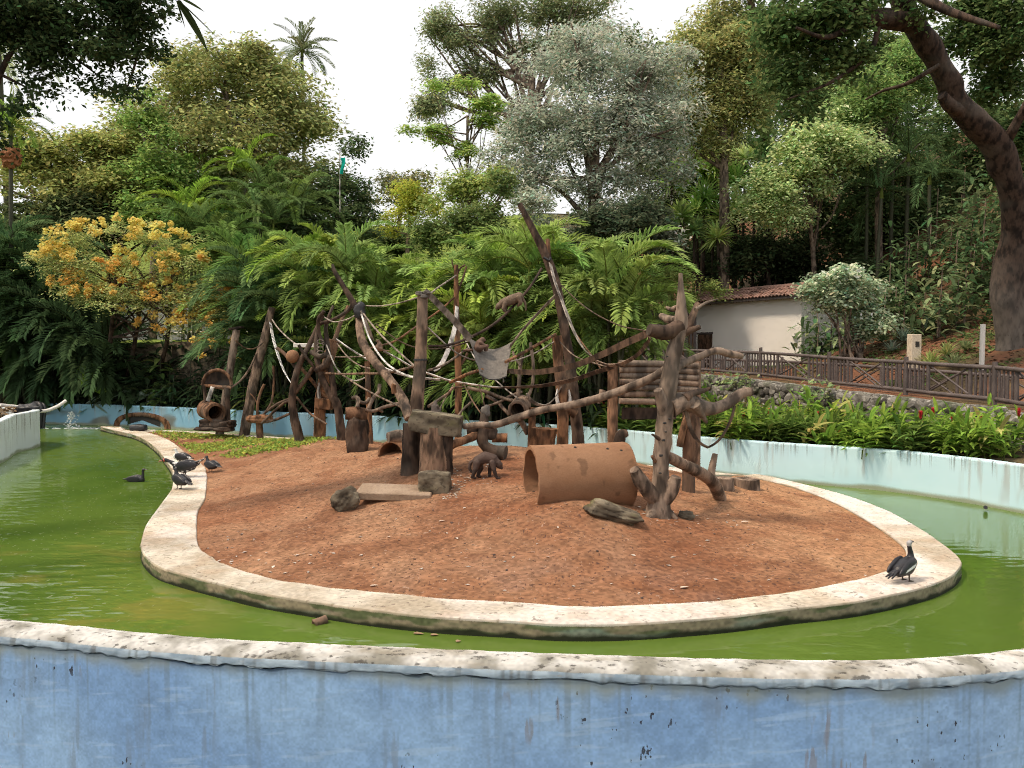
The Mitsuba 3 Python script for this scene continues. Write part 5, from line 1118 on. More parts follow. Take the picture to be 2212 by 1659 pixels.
t = thing('round_post', 'straight slim brown post in the middle, with bare twigs tied at its top', 'post')
RD = 18.6; b = on((989 - CX) / F * RD, RD)
wood(t, 'trunk', tube([b - [0, 0, .2], b, P(990,820,RD), P(988,740,RD), P(986,660,RD), P(985,572,RD)], np.array([17,16,15,14,12,9]) / 2 * RD / F, 40, 9, .08, 61), .42)
for k, (pts, w) in enumerate((([(985,600),(994,580),(1005,572)], 4), ([(986,640),(1000,600),(1008,575)], 4), ([(984,585),(978,572),(976,560)], 3), ([(990,795),(1004,775),(1010,762)], 6))): wood(t, 'twig', tube(px(pts, RD), w / 2 * RD / F, 8, 5, .1, k), .25)
# log platform
t = thing('log_platform', 'raised platform of stacked round logs on thick posts, left of the white house', 'platform')
QD = 14.6
for (X, D, top, w, tn) in ((1324, QD, 792, 23, .47), (1489, 13.2, 872, 29, .28), (1506, QD + .9, 780, 17, .5)):
    b = on((X - CX) / F * D, D); wood(t, 'post', tube([b - [0, 0, .2], P(X, top, D)], w / 2 * D / F, 14, 12, .05, X), tn)
for k, y in enumerate((786, 799, 812, 825, 838, 852, 868)): wood(t, 'log', tube(px([(1338, y - 2 + 2 * (k % 2)), (1420, y), (1508 - 6 * (k > 4), y + 4)], QD - .1 + .03 * (k % 3), QD + .25), np.array([13.5, 14.5, 13.5]) / 2 * QD / F, 14, 10, .07, 70 + k), (.6, .55, .62, .54, .6, .52, .56)[k])
pl = P(1402, 893, QD + .1); wood(t, 'plank', box(pl, [120 / F * QD, .05, 26 / F * QD], rotz(.05), .008), .1, smooth=False)
pl = P(1420, 787, QD + .7); wood(t, 'deck', box(pl, [160 / F * QD, 1.0, .09], rotz(.05), .01), .3, smooth=False)
wood(t, 'brace', tube(px([(1468,965),(1476,925),(1486,900)], 13.1), .06, 8, 8, .1, 3), .44)
wood(t, 'stub', tube(px([(1336,960),(1342,940),(1356,935)], QD - .3), np.array([26,24,14]) / 2 * QD / F, 10, 9, .15, 4), .2)
wood(t, 'peg', tube(px([(1302,842),(1298,858),(1293,872)], QD), np.array([13,12,7]) / 2 * QD / F, 8, 8, .1, 3), .55)
# flat stump, hollow log box
t = thing('hollow_log_box', 'short hollow log with square mouth fixed to a post behind the long branch', 'nest box')
HD = 16.2; b = on((1148 - CX) / F * HD, HD)
wood(t, 'post', tube([b - [0, 0, .1], P(1150, 880, HD)], np.array([19, 15]) / 2 * HD / F, 10, 9, .08, 3), .42)
wood(t, 'hollow_log', pipe(P(1117, 886, HD - .35), P(1128, 872, HD + .25), 20 / F * HD, .05, 18), .55)
wood(t, 'back_board', tube([P(1126, 874, HD + .1), P(1128, 872, HD + .16)], 18 / F * HD, 3, 14, .05), .1)
for k, (pts, w) in enumerate((([(1118,865),(1121,830),(1124,790),(1130,760)], 9), ([(1110,866),(1080,858),(1050,846),(1010,838)], 8), ([(1100,895),(1085,880),(1075,868),(1050,855)], 8), ([(1140,860),(1150,830),(1152,790),(1146,740)], 7), ([(1117,900),(1128,915),(1140,935)], 14), ([(1124,790),(1112,772),(1108,760)], 5))):
    wood(t, 'driftwood', tube(px(pts, HD + .05, HD + .3), w / 2 * HD / F, None, 7, .16, k), .62)
g = on((1176 - CX) / F * 15.6, 15.6); m = tube([g - [0, 0, .1], g + [0, 0, .18], P(1177, 925, 15.6)], np.array([22, 24, 30]) * 15.6 / F, 14, 18, .16, 5)
single('tree_stump', 'wide flat topped stump behind the left end of the brown pipe', 'stump', m, 'wood', smooth=True, uv=uvtone(m, .4))
# half pipe, pale log, barrel log, broken stick further left
AD = 16.8
t = thing('half_pipe', 'broken terracotta half pipe lying like an arch behind the stump table', 'pipe')
a0 = on((850 - CX) / F * AD, AD, .0)
scene[t] = mikit.ply(pipe(a0 + [-.02, -.3, -.02], a0 + [.28, .75, -.02], 31 / F * AD, .04, 30, 7, True), 'pipe_mat', smooth=40)
m = tube(px([(838, 945), (860, 942), (880, 944)], 15.3, 15.5), np.array([13, 17, 16]) / 2 * 1.7 * 15.3 / F, 12, 12, .14, 6)
single('pale_log', 'short pale grey log on the soil left of the stump table', 'log', m, 'wood', smooth=True, uv=uvtone(m, .66))
t = thing('barrel_log', 'dark thick log with antler like driftwood on top, left of the half pipe', 'log')
KD = 18.2
wood(t, 'trunk', tube(px([(746, 893), (770, 894), (794, 897)], KD, KD + .1), np.array([26, 33, 30]) / 2 * KD / F, 14, 14, .12, 8), .3)
wood(t, 'base', boulder(on((772 - CX) / F * KD, KD, .32), [.27, .25, .46], 8, 3, .5), .12)
for k, (pts, w) in enumerate((([(772,880),(775,866),(770,858),(762,860)], 9), ([(776,868),(790,870),(798,860)], 8), ([(796,882),(806,860),(818,846),(820,830)], 8), ([(790,884),(806,888),(828,880),(850,874),(884,868)], 8), ([(815,884),(826,890)], 5))): wood(t, 'driftwood', tube(px(pts, KD - .1, KD + .1), w / 2 * KD / F, None, 7, .16, k), .6)
m = tube([gp(810, 940) - [0, 0, .1], P(809, 930, gD(810, 940)), P(814, 905, gD(810, 940))], [.11, .06, .012], 10, 7, .2, 4)
single('broken_stub', 'small pointed broken stub on the soil in front of the half pipe', 'stub', m, 'wood', smooth=True, uv=uvtone(m, .3))
# climbing frame trunks at the left of the island
t = thing('forked_trunk', 'bare dark trunk curving up to a fork on the left slope of the island', 'dead tree')
wood(t, 'trunk', pole(648, 955, (697, 681), 22, 9, mid=[(637, 908), (631, 864), (642, 800), (668, 745)], sides=9, wob=.14, seed=81), .18)
fD2 = gD(648, 955)
for k, (pts, w) in enumerate((([(642,800),(630,782),(612,762),(598,752)], 8), ([(636,850),(660,820),(676,795)], 10), ([(634,890),(600,905),(575,912)], 6), ([(641,797),(652,770)], 8), ([(632,865),(612,872),(580,900),(565,915)], 6))): wood(t, 'limb', tube(px(pts, fD2, fD2 + .3), w / 2 * fD2 / F, None, 7, .14, k), .25)
add(t, 'wooden_ball', place((ICO[3][0] * .17, ICO[3][1]), P(632, 770, fD2)), 'pipe_mat')
t = thing('carved_post', 'thick orange brown split trunk with a notch, left of the leaning grey branch', 'post')
cD = 20.8
wood(t, 'trunk', pole(689, 917, (722, 735), 25, 26, D=cD, mid=[(692, 870), (700, 820), (712, 770)], sides=10, wob=.16, seed=83), .42)
wood(t, 'block', box(P(700, 872, cD - .1), [36 / F * cD, .3, 24 / F * cD], roty(.1), .02), .42, smooth=False)
wood(t, 'splinter', tube(px([(690,862),(688,845),(690,826)], cD - .2), np.array([9,8,4]) / 2 * cD / F, 8, 5, .12, 2), .85)
wood(t, 'fork', tube(px([(722,740),(735,700),(752,660)], cD, cD + .2), np.array([12,9,6]) / 2 * cD / F, 10, 7, .12, 2), .3)
t = thing('twin_trunk', 'leaning dark forked trunk beside the carved orange post', 'dead tree')
tD = 20.4
wood(t, 'trunk', pole(738, 914, (690, 690), 21, 9, D=tD, mid=[(728, 875), (712, 850), (690, 800), (683, 745)], sides=9, wob=.14, seed=85), .2)
wood(t, 'limb', tube(px([(722,862),(718,820),(712,780),(706,735),(705,700),(720,660)], tD, tD + .2), np.array([15,14,12,11,9,6]) / 2 * tD / F, 30, 8, .13, 86), .14)
for k, (pts, w) in enumerate((([(690,812),(676,790),(660,770),(645,745)], 7), ([(688,700),(720,690),(750,672),(762,655)], 8), ([(700,745),(690,720),(688,690),(700,672)], 8), ([(683,800),(702,790),(715,770)], 16), ([(672,760),(690,770),(706,765)], 12))): wood(t, 'limb', tube(px(pts, tD, tD - .2), w / 2 * tD / F, None, 7, .15, k), .12)
for k in range(4): wood(t, 'chain_link', tube([P(692 + 7 * math.cos(a), 738 + 8 * k + 4 * math.sin(a), tD - .25) for a in np.linspace(.2, 5.9, 9)], .012, 20, 5, 0), .75)
t = thing('leaning_branch', 'long bare grey brown branch leaning down to the stump table from the upper left', 'branch')
wood(t, 'trunk', tube(px([(884,905),(872,868),(846,825),(812,785),(788,750),(778,715),(777,678)], 15.2, 16.8), np.array([20,22,19,19,20,20,16]) / 2 * 15.6 / F, 50, 9, .1, 91, gnarl=.15), .54)
wood(t, 'limb', tube(px([(776,690),(770,668),(755,640),(738,612),(722,585),(718,571)], 16.8, 17), np.array([18,16,12,11,9,6]) / 2 * 16.8 / F, 30, 8, .1, 92), .12)
wood(t, 'stub', tube(px([(852,850),(850,836),(852,830)], 15.2), .05, 6, 7, .1, 3), .4)
add(t, 'rope_binding', boulder(P(777, 672, 16.65), [.13, .12, .17], 4, 2, .5), 'black_rubber')
t = thing('slim_post', 'slim orange brown post half hidden behind the leaning grey branch', 'post')
oD = 19.5; b = on((800 - CX) / F * oD, oD); wood(t, 'trunk', tube([b - [0, 0, .2], P(795, 840, oD), P(793, 780, oD)], np.array([13, 12, 11]) / 2 * oD / F, 14, 8, .08, 2), .42)
t = thing('tan_post', 'straight tan post leaning right, with a flat dark cap, beside the log shelter', 'post')
wood(t, 'trunk', pole(474, 942, (511, 712), 19, 15, sides=12, wob=.05, seed=5), .64)
pD = gD(474, 942); wood(t, 'cap', box(P(511, 709, pD), [28 / F * pD, .28, .07], roty(-.16), .01), .04, smooth=False)
t = thing('palm_log_pole', 'leaning grey palm log pole with a white band tied at its top', 'pole')
eD = 26.2; b = on((526 - CX) / F * eD, eD)
wood(t, 'trunk', tube([b - [0, 0, .3], b, P(545, 840, eD), P(567, 750, eD), P(588, 664, eD)], np.array([24, 23, 21, 19, 14]) / 2 * eD / F, 36, 10, .1, 6), .56)
t = thing('twig_tree', 'small bare twiggy tree in a brown bowl behind the grass', 'dead tree')
uD = 24.6; b = on((561 - CX) / F * uD, uD)
wood(t, 'trunk', tube([b - [0, 0, .2], P(560, 912, uD)], .11, 6, 8, .1, 2), .45)
wood(t, 'bowl', boulder(P(561, 905, uD), [.42, .3, .13], 4, 3, .3), .4)
for k, (pts, w) in enumerate((([(556,902),(557,870),(564,845),(571,830)], 6), ([(562,904),(578,884),(588,862),(592,820),(590,790)], 5), ([(574,890),(600,872),(628,860)], 6), ([(556,872),(548,858),(540,850)], 3), ([(586,866),(596,875),(625,868)], 3))): wood(t, 'twig', tube(px(pts, uD), w / 2 * uD / F, None, 6, .14, k), .3)
# log shelter
t = thing('log_shelter', 'small dark shelter of logs with an arched roof at the left end of the island', 'shelter')
zD = 25.6
for (x0, y0, x1, y1, w, tn) in ((448,905,441,832,8,.14), (493,905,490,838,12,.2)): wood(t, 'post', tube(px([(x0, y0 + 20), (x1, y1)], zD), w / 2 * zD / F, 8, 8, .08, 2), tn)
wood(t, 'lintel', tube(px([(438,832),(470,836),(500,838)], zD), np.array([6, 9, 8]) / 2 * zD / F, 8, 8, .1, 2), .35)
arch = [(500 - 62 + 31 - 31 * math.cos(a), 832 - 33 * math.sin(a)) for a in np.linspace(0, np.pi, 11)]
wood(t, 'arch', tube(px(arch, zD), 3.6 / F * zD, 40, 7, .3, 3), .3)
ab = trimesh.convex.convex_hull(np.vstack([[P(x, y, zD + .12), P(x, y, zD + .22)] for x, y in arch])); wood(t, 'back', (np.array(ab.vertices), np.array(ab.faces)), .0, smooth=False)
wood(t, 'prop', tube(px([(449,866),(459,836)], zD - .1), 4.5 / F * zD, 4, 8, 0), .95)
wood(t, 'hollow_log', pipe(P(466, 892, zD - .5), P(446, 884, zD + .5), 21 / F * zD, .09, 18), .3)
wood(t, 'log_back', tube([P(448, 885, zD + .3), P(447, 884.5, zD + .36)], 19 / F * zD, 3, 14, .05), .02)
for k, (x, y, w, h) in enumerate(((447, 914, 26, 18), (470, 914, 26, 18), (492, 917, 30, 15), (446, 926, 40, 9), (482, 927, 46, 9), (500, 912, 12, 9))): wood(t, 'block', boulder(P(x, y, zD - .3 - .1 * (k > 2)), [w / 2 * zD / F, .25, h / 2 * zD / F], k, 2, .4, .8), (.1, .14, .2, .06, .1, .12)[k])
single('sleeping_duck', 'dark duck resting low on the grass beside the kerb at the far left end', 'duck', boulder(on(*gp(300, 932)[:2], .12), [.30, .18, .14], 3, 3, .2), 'black_rubber', smooth=True)

# ---------------------------------------------------------------- bands and ropes of the climbing course
BG = {'white': 'pale worn bands of the climbing course', 'brown': 'brown bands of the climbing course'}
def band(label, pts, D0, D1, w, tone, twist=(0., 0.), up=(0, 0, 1.), thick=.018):
    m = strap(px(pts, D0, D1), np.array(w) * (D0 + D1) / 2 / F, None, twist, thick, up)
    single('climbing_band', label, 'strap', m, 'wood', smooth=False, uv=uvtone(m, tone))
band('white band falling from the top of the leaning palm log pole to the forked trunk', [(584,697),(590,730),(600,765),(614,802),(634,836)], 26.0, 21.2, [7, 10, 9], .98, (.9, .6))
band('white band running down from the carved orange post behind the leaning branch', [(727,733),(760,756),(800,780),(830,795),(865,808),(905,816),(951,820)], 20, 18.7, [6, 7, 5], .98, (.9, .7))
band('long white band dipping past the bark pole and turning brown to the log platform', [(828,758),(860,775),(897,796),(940,812),(980,824),(1053,835),(1090,837)], 17.5, 16.2, [7, 8, 8, 5], .98, (.9, 1.1))
band('brown band continuing from the long white one to the log platform', [(1086,837),(1130,836),(1180,832),(1240,820),(1290,803),(1326,792)], 16.2, 14.4, [4, 9, 9], .25, (.6, .4))
band('pale twisted band from the bound joint of the leaning branch down to the rope', [(779,672),(786,690),(796,712),(806,735)], 16.5, 16.9, [4, 11, 3], .78, (.2, 1.2))
band('white curved band swinging below the slim middle post', [(987,662),(984,700),(972,745),(958,778),(945,795),(936,799)], 18.4, 17.2, [8, 10, 9, 9], .92, (.9, .7))
band('grey band holding the left end of the hammock to the bark pole', [(918,628),(950,660),(985,697),(1016,733)], 14.2, 15.2, [12, 14, 16], .76, (.4, .7))
band('grey band holding the right end of the hammock to the leaning pole', [(1102,748),(1130,712),(1165,674),(1198,640)], 15.4, 17.2, [11, 12, 12], .62, (.5, .5))
band('long pale grey band sweeping down from the leaning pole towards the log platform', [(1189,570),(1200,612),(1216,655),(1238,712),(1262,755),(1290,780)], 17.1, 15., [12, 17, 15], .80, (.75, .9))
band('pale brown band looping from the log platform up to the limb of the dead tree', [(1290,780),(1316,789),(1345,785),(1375,768),(1398,742),(1404,728)], 15., 11.5, [10, 8, 8, 6], .55, (.9, .5))
band('broad brown band from the hammock up to the short limb of the dead tree', [(1085,800),(1130,804),(1171,803),(1239,790),(1300,766),(1350,742),(1404,718)], 15.2, 11.5, [12, 13, 14], .24, (.15, .15))
band('pale curled band hanging from the split orange post', [(1138,850),(1146,863),(1160,873),(1180,875),(1198,860),(1212,836)], 16.2, 16.9, [4, 8, 6, 5], .80, (.8, .9))
band('tan band hanging as a loop from the right limb of the dead tree', [(1479,868),(1484,895),(1491,923),(1500,942),(1512,957),(1530,967)], DT + .1, DT + .3, [10, 9, 6], .62, (.3, 1.1))
band('brown rising half of the loop under the right limb of the dead tree', [(1528,967),(1543,959),(1557,946),(1570,925),(1580,903),(1587,876)], DT + .3, DT + .48, [6, 9, 10], .22, (1.0, .2))
# hammock
t = thing('hammock', 'grey torn cloth hammock slung between the bark pole and the leaning pole', 'hammock')
nu, nv = 25, 15
c00, c10, c11, c01 = P(1012, 726, 15.6), P(1106, 738, 15.8), P(1094, 812, 14.8), P(1036, 806, 14.6)
U, V_ = np.meshgrid(np.linspace(0, 1, nu), np.linspace(0, 1, nv), indexing='ij')
hv_ = (c00 * ((1 - U) * (1 - V_))[..., None] + c10 * (U * (1 - V_))[..., None] + c11 * (U * V_)[..., None] + c01 * ((1 - U) * V_)[..., None])
hv_[..., 2] -= (.20 * np.sin(np.pi * U) * (1 - .5 * V_) ** 1.2 + .0) ; hv_ = hv_ + .035 * (meshkit.fbm(hv_ * 9, 3, 2)[..., None] - .5)
a = (np.arange(nu - 1)[:, None] * nv + np.arange(nv - 1)[None]).ravel()
hf = np.vstack([np.c_[a, a + nv, a + nv + 1], np.c_[a, a + nv + 1, a + 1]]); hv2 = hv_.reshape(-1, 3); k = len(hv2)
add(t, 'cloth', (np.vstack([hv2, hv2 - [0, 0, .018]]), np.vstack([hf, hf[:, ::-1] + k])), 'cloth', smooth=True)
for (q, e) in ((P(1040, 800, 14.7), (1046, 826)), (P(1085, 806, 14.9), (1088, 826))): add(t, 'tatter', strap([q, P(*e, 14.8)], .06, 5), 'cloth', smooth=False)
def rope(label, pts, D0, D1, w=3.2, tone=.74, group=None):
    m = tube(px(pts, D0, D1), w / 2 * (D0 + D1) / 2 / F, None, 6, .12, int(pts[0][0]))
    single('rope', label, 'rope', m, 'wood', group=group, smooth=True, uv=uvtone(m, tone))
rope('thin rope from the leaning palm log pole across to the white board', [(588,690),(600,708),(622,730),(645,748)], 26, 24)
rope('thick curved rope from the log shelter up to the leaning palm log pole', [(498,838),(520,822),(540,795),(556,760)], 25.6, 26.1, 5, .55)
rope('pale rope from the leaning branch to the bark pole, level with the palm tops', [(785,660),(820,661),(860,655),(902,643)], 16.8, 14.5, 3)
rope('pale rope from the top of the bark pole to the slim middle post', [(920,642),(945,622),(975,602),(985,595)], 14.4, 18.4, 3.4, .72)
rope('tan rope slanting down from the joint of the leaning branch to the bark pole', [(783,675),(815,715),(850,750),(898,793)], 16.6, 14.6, 4, .68)
rope('brown rope from behind the bark pole up to the slim middle post', [(800,752),(850,738),(890,712),(950,670),(982,642)], 17.8, 18.5, 4.5, .35)
rope('dark rope from the fork of the leaning pole down past the bark pole', [(1170,580),(1145,620),(1110,660),(1075,694),(1030,722),(970,745),(925,748)], 17, 14.6, 6, .08)
rope('brown branch like rope from the hammock left to the slim middle post', [(1042,798),(1010,808),(985,820),(972,826)], 14.8, 16.5, 7, .4)
rope('rope from the hammock edge up to the split orange post', [(1092,782),(1130,762),(1165,742),(1200,722)], 15, 17, 6.5, .42)
rope('level thin branch between the twin trunk and the leaning branch', [(700,806),(740,808),(780,807),(830,806),(870,798),(900,790)], 20.4, 16, 5.5, .5)
rope('thin rope slanting down from the twin trunk to the leaning branch', [(730,803),(770,830),(815,855),(868,880)], 20.2, 16, 4, .6)
rope('pale level rope behind the leaning branch', [(725,771),(760,771),(800,769)], 20.3, 17.5, 3.5, .6)
rope('thin cord of the rope ladder left of the hollow log box', [(1002,830),(1020,865),(1040,895)], 14.6, 14.3, 3, .5, 'cords of the rope ladder')
rope('thin cord of the rope ladder left of the hollow log box', [(1034,830),(1042,858),(1050,888)], 14.6, 14.3, 3, .5, 'cords of the rope ladder')
rope('thin bare branch right of the bark pole with a bent end', [(925,878),(950,862),(968,850),(980,838),(1000,836)], 15, 16, 6, .5)
rope('slanting bare stick from the bark pole to the slim middle post above the white band', [(925,800),(950,792),(975,778),(1000,760),(1012,752)], 15.5, 18.4, 5, .6)
rope('thin branch leading from the carved post foot towards the pole with flaking bark', [(640,858),(670,893),(705,916)], 20.6, 20.4, 5, .5)
rope('rough slanting branch from the forked trunk down to the twin trunk foot', [(648,792),(672,820),(700,855),(722,880)], 20.8, 20.6, 8, .35)
rope('thin dark cord hanging beside the long grey band', [(1214,650),(1228,690),(1250,730),(1280,770),(1300,800)], 16.9, 15.5, 3, .45)
rope('loose rope dipping low between the carved orange post and the leaning branch', [(728,742),(752,772),(778,790),(800,796)], 20.2, 16.6, 3, .6)
rope('dark thin rope crossing behind the bark pole to the hammock', [(812,700),(860,735),(905,752),(960,752),(1015,738)], 17.4, 15.6, 3, .12)
rope('thin pale cord rising from the stone block to the slim middle post', [(945,892),(962,860),(975,838),(985,820)], 14.4, 18.3, 2.6, .62)
rope('bare stick standing behind the long branch, right of the stump table', [(985,905),(1000,885),(1018,868)], 15.2, 15.4, 5, .6)
rope('thin rope from the split orange post to the log platform', [(1206,735),(1240,768),(1285,785),(1324,796)], 17, 14.6, 3, .6)
rope('long thin cord from the leaning pole down to the dead tree limb', [(1196,600),(1260,660),(1330,700),(1402,716)], 17, 11.4, 2.6, .2)
rope('grey bent branch running low in front of the blue wall behind the pipe', [(1046,880),(1080,868),(1100,856),(1128,846)], 16.2, 16.4, 6, .6)
rope('thin rope between the tan post and the palm log pole', [(508,735),(530,752),(552,752),(570,738)], 25.2, 26, 3, .5)
rope('pale hose sagging from the leaning branch joint to the stump table pole', [(781,680),(800,735),(835,785),(880,812),(905,815)], 16.5, 14.6, 4.5, .95)
rope('pale cord looping low between the twin trunk and the slim orange post', [(705,745),(730,800),(765,822),(798,812)], 20.2, 19.5, 3, .9)
rope('pale cord from the slim middle post down to the hollow log box', [(988,700),(1030,780),(1080,830),(1120,862)], 18.5, 16, 3, .85)
rope('pale sagging line from the bark pole across to the split orange post', [(915,700),(1000,770),(1090,782),(1150,765),(1202,735)], 14.4, 17, 3, .85)
rope('thin pale line from the forked trunk top to the leaning branch joint', [(697,683),(720,695),(750,690),(775,676)], 21, 16.8, 3, .8)
m = box(P(660, 746, 23), [46 / F * 23, .5, .12], rotz(.1), .01)
single('white_board', 'small white board fixed high up between the palm log pole and the twin trunk', 'board', m, 'white_paint', smooth=False)
m = tube([P(1063, 946, 19.5), P(1096, 946, 19.5)], .12, 6, 10, .1, 4)
single('distant_log', 'short log lying on the far edge of the soil in front of the blue wall', 'log', m, 'wood', smooth=True, uv=uvtone(m, .4))
# ---------------------------------------------------------------- animals
def fur_col(v, base, rg, var=.25): return np.clip(np.asarray(base) * (1 + var * (meshkit.fbm(v * 22, 3, 3)[:, None] - .5) * 3), .004, .8)
def monkey(label, bones, loc, rz, s, base, face=None, group=None, dark=None):
    t = thing('small_monkey', label, 'monkey', group)
    v, f = body(bones, .018, 10)
    v = v + .006 * (meshkit.noise(v * 70, 3)[:, None] - .5) * unit(v - v.mean(0))
    c = fur_col(v, base, None)
    if dark is not None: c = np.where((v[:, 2] < dark)[:, None], c * .45, c)
    m = place((v, f), loc, rz, s); scene[t] = mikit.ply(m, 'fur', smooth=True, color=c)
    if face:
        for (p, r) in face[0]:
            fm = place((ICO[2][0] * r + np.asarray(p), ICO[2][1]), loc, rz, s); add(t, 'face', fm, 'fur', color=np.tile([face[1]], (len(fm[0]), 1)))
        for q in face[2]:
            em = place((ICO[1][0] * .009 + np.asarray(q), ICO[1][1]), loc, rz, s); add(t, 'eye', em, 'black_rubber')
        for q in face[3]:
            em = place((ICO[1][0] * [.012, .018, .022] + np.asarray(q), ICO[1][1]), loc, rz, s); add(t, 'ear', em, 'fur', color=np.tile([np.asarray(base) * .7], (len(em[0]), 1)))
    return t
def leg(a, k, h, r0, r1, toe):
    return [((*a, r0), (*k, r1)), ((*k, r1), (*h, r1 * .62)), ((*h, r1 * .62), (h[0] + toe, h[1], h[2] - .012, r1 * .5))]
walk = [((-.14, 0, .30, .088), (-.02, 0, .355, .098)), ((-.02, 0, .355, .098), (.11, 0, .33, .085)), ((.11, 0, .33, .08), (.19, 0, .27, .055)), ((.19, 0, .265, .064), (.215, 0, .235, .060)), ((.225, 0, .215, .045), (.25, 0, .19, .030))]
walk += leg((-.15, .06, .27), (-.10, .08, .17), (-.16, .075, .035), .068, .042, .05) + leg((-.15, -.06, .27), (-.17, -.085, .16), (-.225, -.08, .035), .068, .042, .05)
walk += leg((.10, .06, .28), (.05, .08, .16), (.04, .075, .03), .055, .036, .04) + leg((.11, -.06, .28), (.14, -.08, .16), (.185, -.075, .03), .055, .036, .04)
walk += [((-.21, 0, .30, .035), (-.27, 0, .26, .028)), ((-.27, 0, .26, .028), (-.29, 0, .17, .024)), ((-.29, 0, .17, .024), (-.25, 0, .11, .02))]
wf = ([((.238, 0, .212), np.array([.030, .036, .036]))], (.09, .06, .045), [(.258, .018, .222), (.258, -.018, .222)], [(.185, .062, .275), (.185, -.062, .275)])
g = gp(1044, 1034)
monkey('dark brown monkey walking on all fours with its head down beside the stump table', walk, g + [.05, 0, 0], -.12, .98, (.07, .042, .032), wf, dark=.17)
sit = [((0, 0, .10, .10), (.02, 0, .24, .085)), ((.02, 0, .24, .085), (.05, 0, .33, .055)), ((.05, 0, .33, .058), (.08, 0, .375, .052)), ((.08, 0, .365, .04), (.125, 0, .35, .024))]
sit += [((0, .07, .09, .06), (.15, .10, .16, .04)), ((.15, .10, .16, .04), (.15, .09, .02, .025)), ((0, -.07, .09, .06), (.15, -.10, .16, .04)), ((.15, -.10, .16, .04), (.15, -.09, .02, .025)), ((.03, .08, .27, .04), (.11, .1, .17, .03)), ((.11, .1, .17, .03), (.18, .06, .13, .02)), ((.03, -.08, .27, .04), (.11, -.1, .17, .03)), ((.11, -.1, .17, .03), (.18, -.06, .13, .02)),
        ((-.08, 0, .05, .03), (-.2, .05, .02, .024)), ((-.2, .05, .02, .024), (-.3, .1, .03, .016))]
sf = ([((.098, 0, .368), np.array([.026, .03, .034]))], (.2, .14, .10), [(.122, .017, .375), (.122, -.017, .375)], [(.06, .055, .385), (.06, -.055, .385)])
monkey('brown monkey lying in the grey hammock', [((*np.array(a)[[0, 1]], a[2] * .62, a[3]), (*np.array(b)[[0, 1]], b[2] * .62, b[3])) for a, b in sit], P(1034, 758, 15.35), .2, .95, (.11, .06, .04), None)
hang = [((-.14, 0, 0, .075), (.02, 0, .06, .09)), ((.02, 0, .06, .09), (.15, 0, .12, .075)), ((-.14, 0, 0, .06), (-.21, 0, -.05, .055)), ((-.21, 0, -.05, .05), (-.245, 0, -.085, .03))]
hang += [((-.10, .06, -.01, .04), (-.10, .07, -.10, .03)), ((-.10, .07, -.10, .03), (-.05, .03, -.16, .022)), ((-.10, -.06, -.01, .04), (-.13, -.07, -.10, .03)), ((-.13, -.07, -.10, .03), (-.08, -.03, -.17, .022)), ((.14, .06, .10, .05), (.17, .07, .0, .035)), ((.17, .07, 0, .035), (.13, .03, -.04, .022)), ((.14, -.06, .10, .05), (.18, -.07, .01, .035)), ((.18, -.07, .01, .035), (.14, -.03, -.04, .022)), ((.2, 0, .1, .03), (.26, 0, 0, .02)), ((.26, 0, 0, .02), (.27, 0, -.12, .014))]
monkey('dark faced monkey crouching on the dark rope below the leaning pole', hang, P(1103, 655, 16.15), .0, 1.15, (.13, .085, .055), None)
monkey('light brown monkey sitting where the twisted pale band ends', sit, P(821, 759, 17.2), 3.6, .62, (.24, .15, .10), sf)
monkey('grey brown monkey hunched on top of the stone block, seen from behind', [(a, b) for a, b in sit], P(938, 898, SD_ + .35), 1.2, .62, (.10, .075, .06), None)

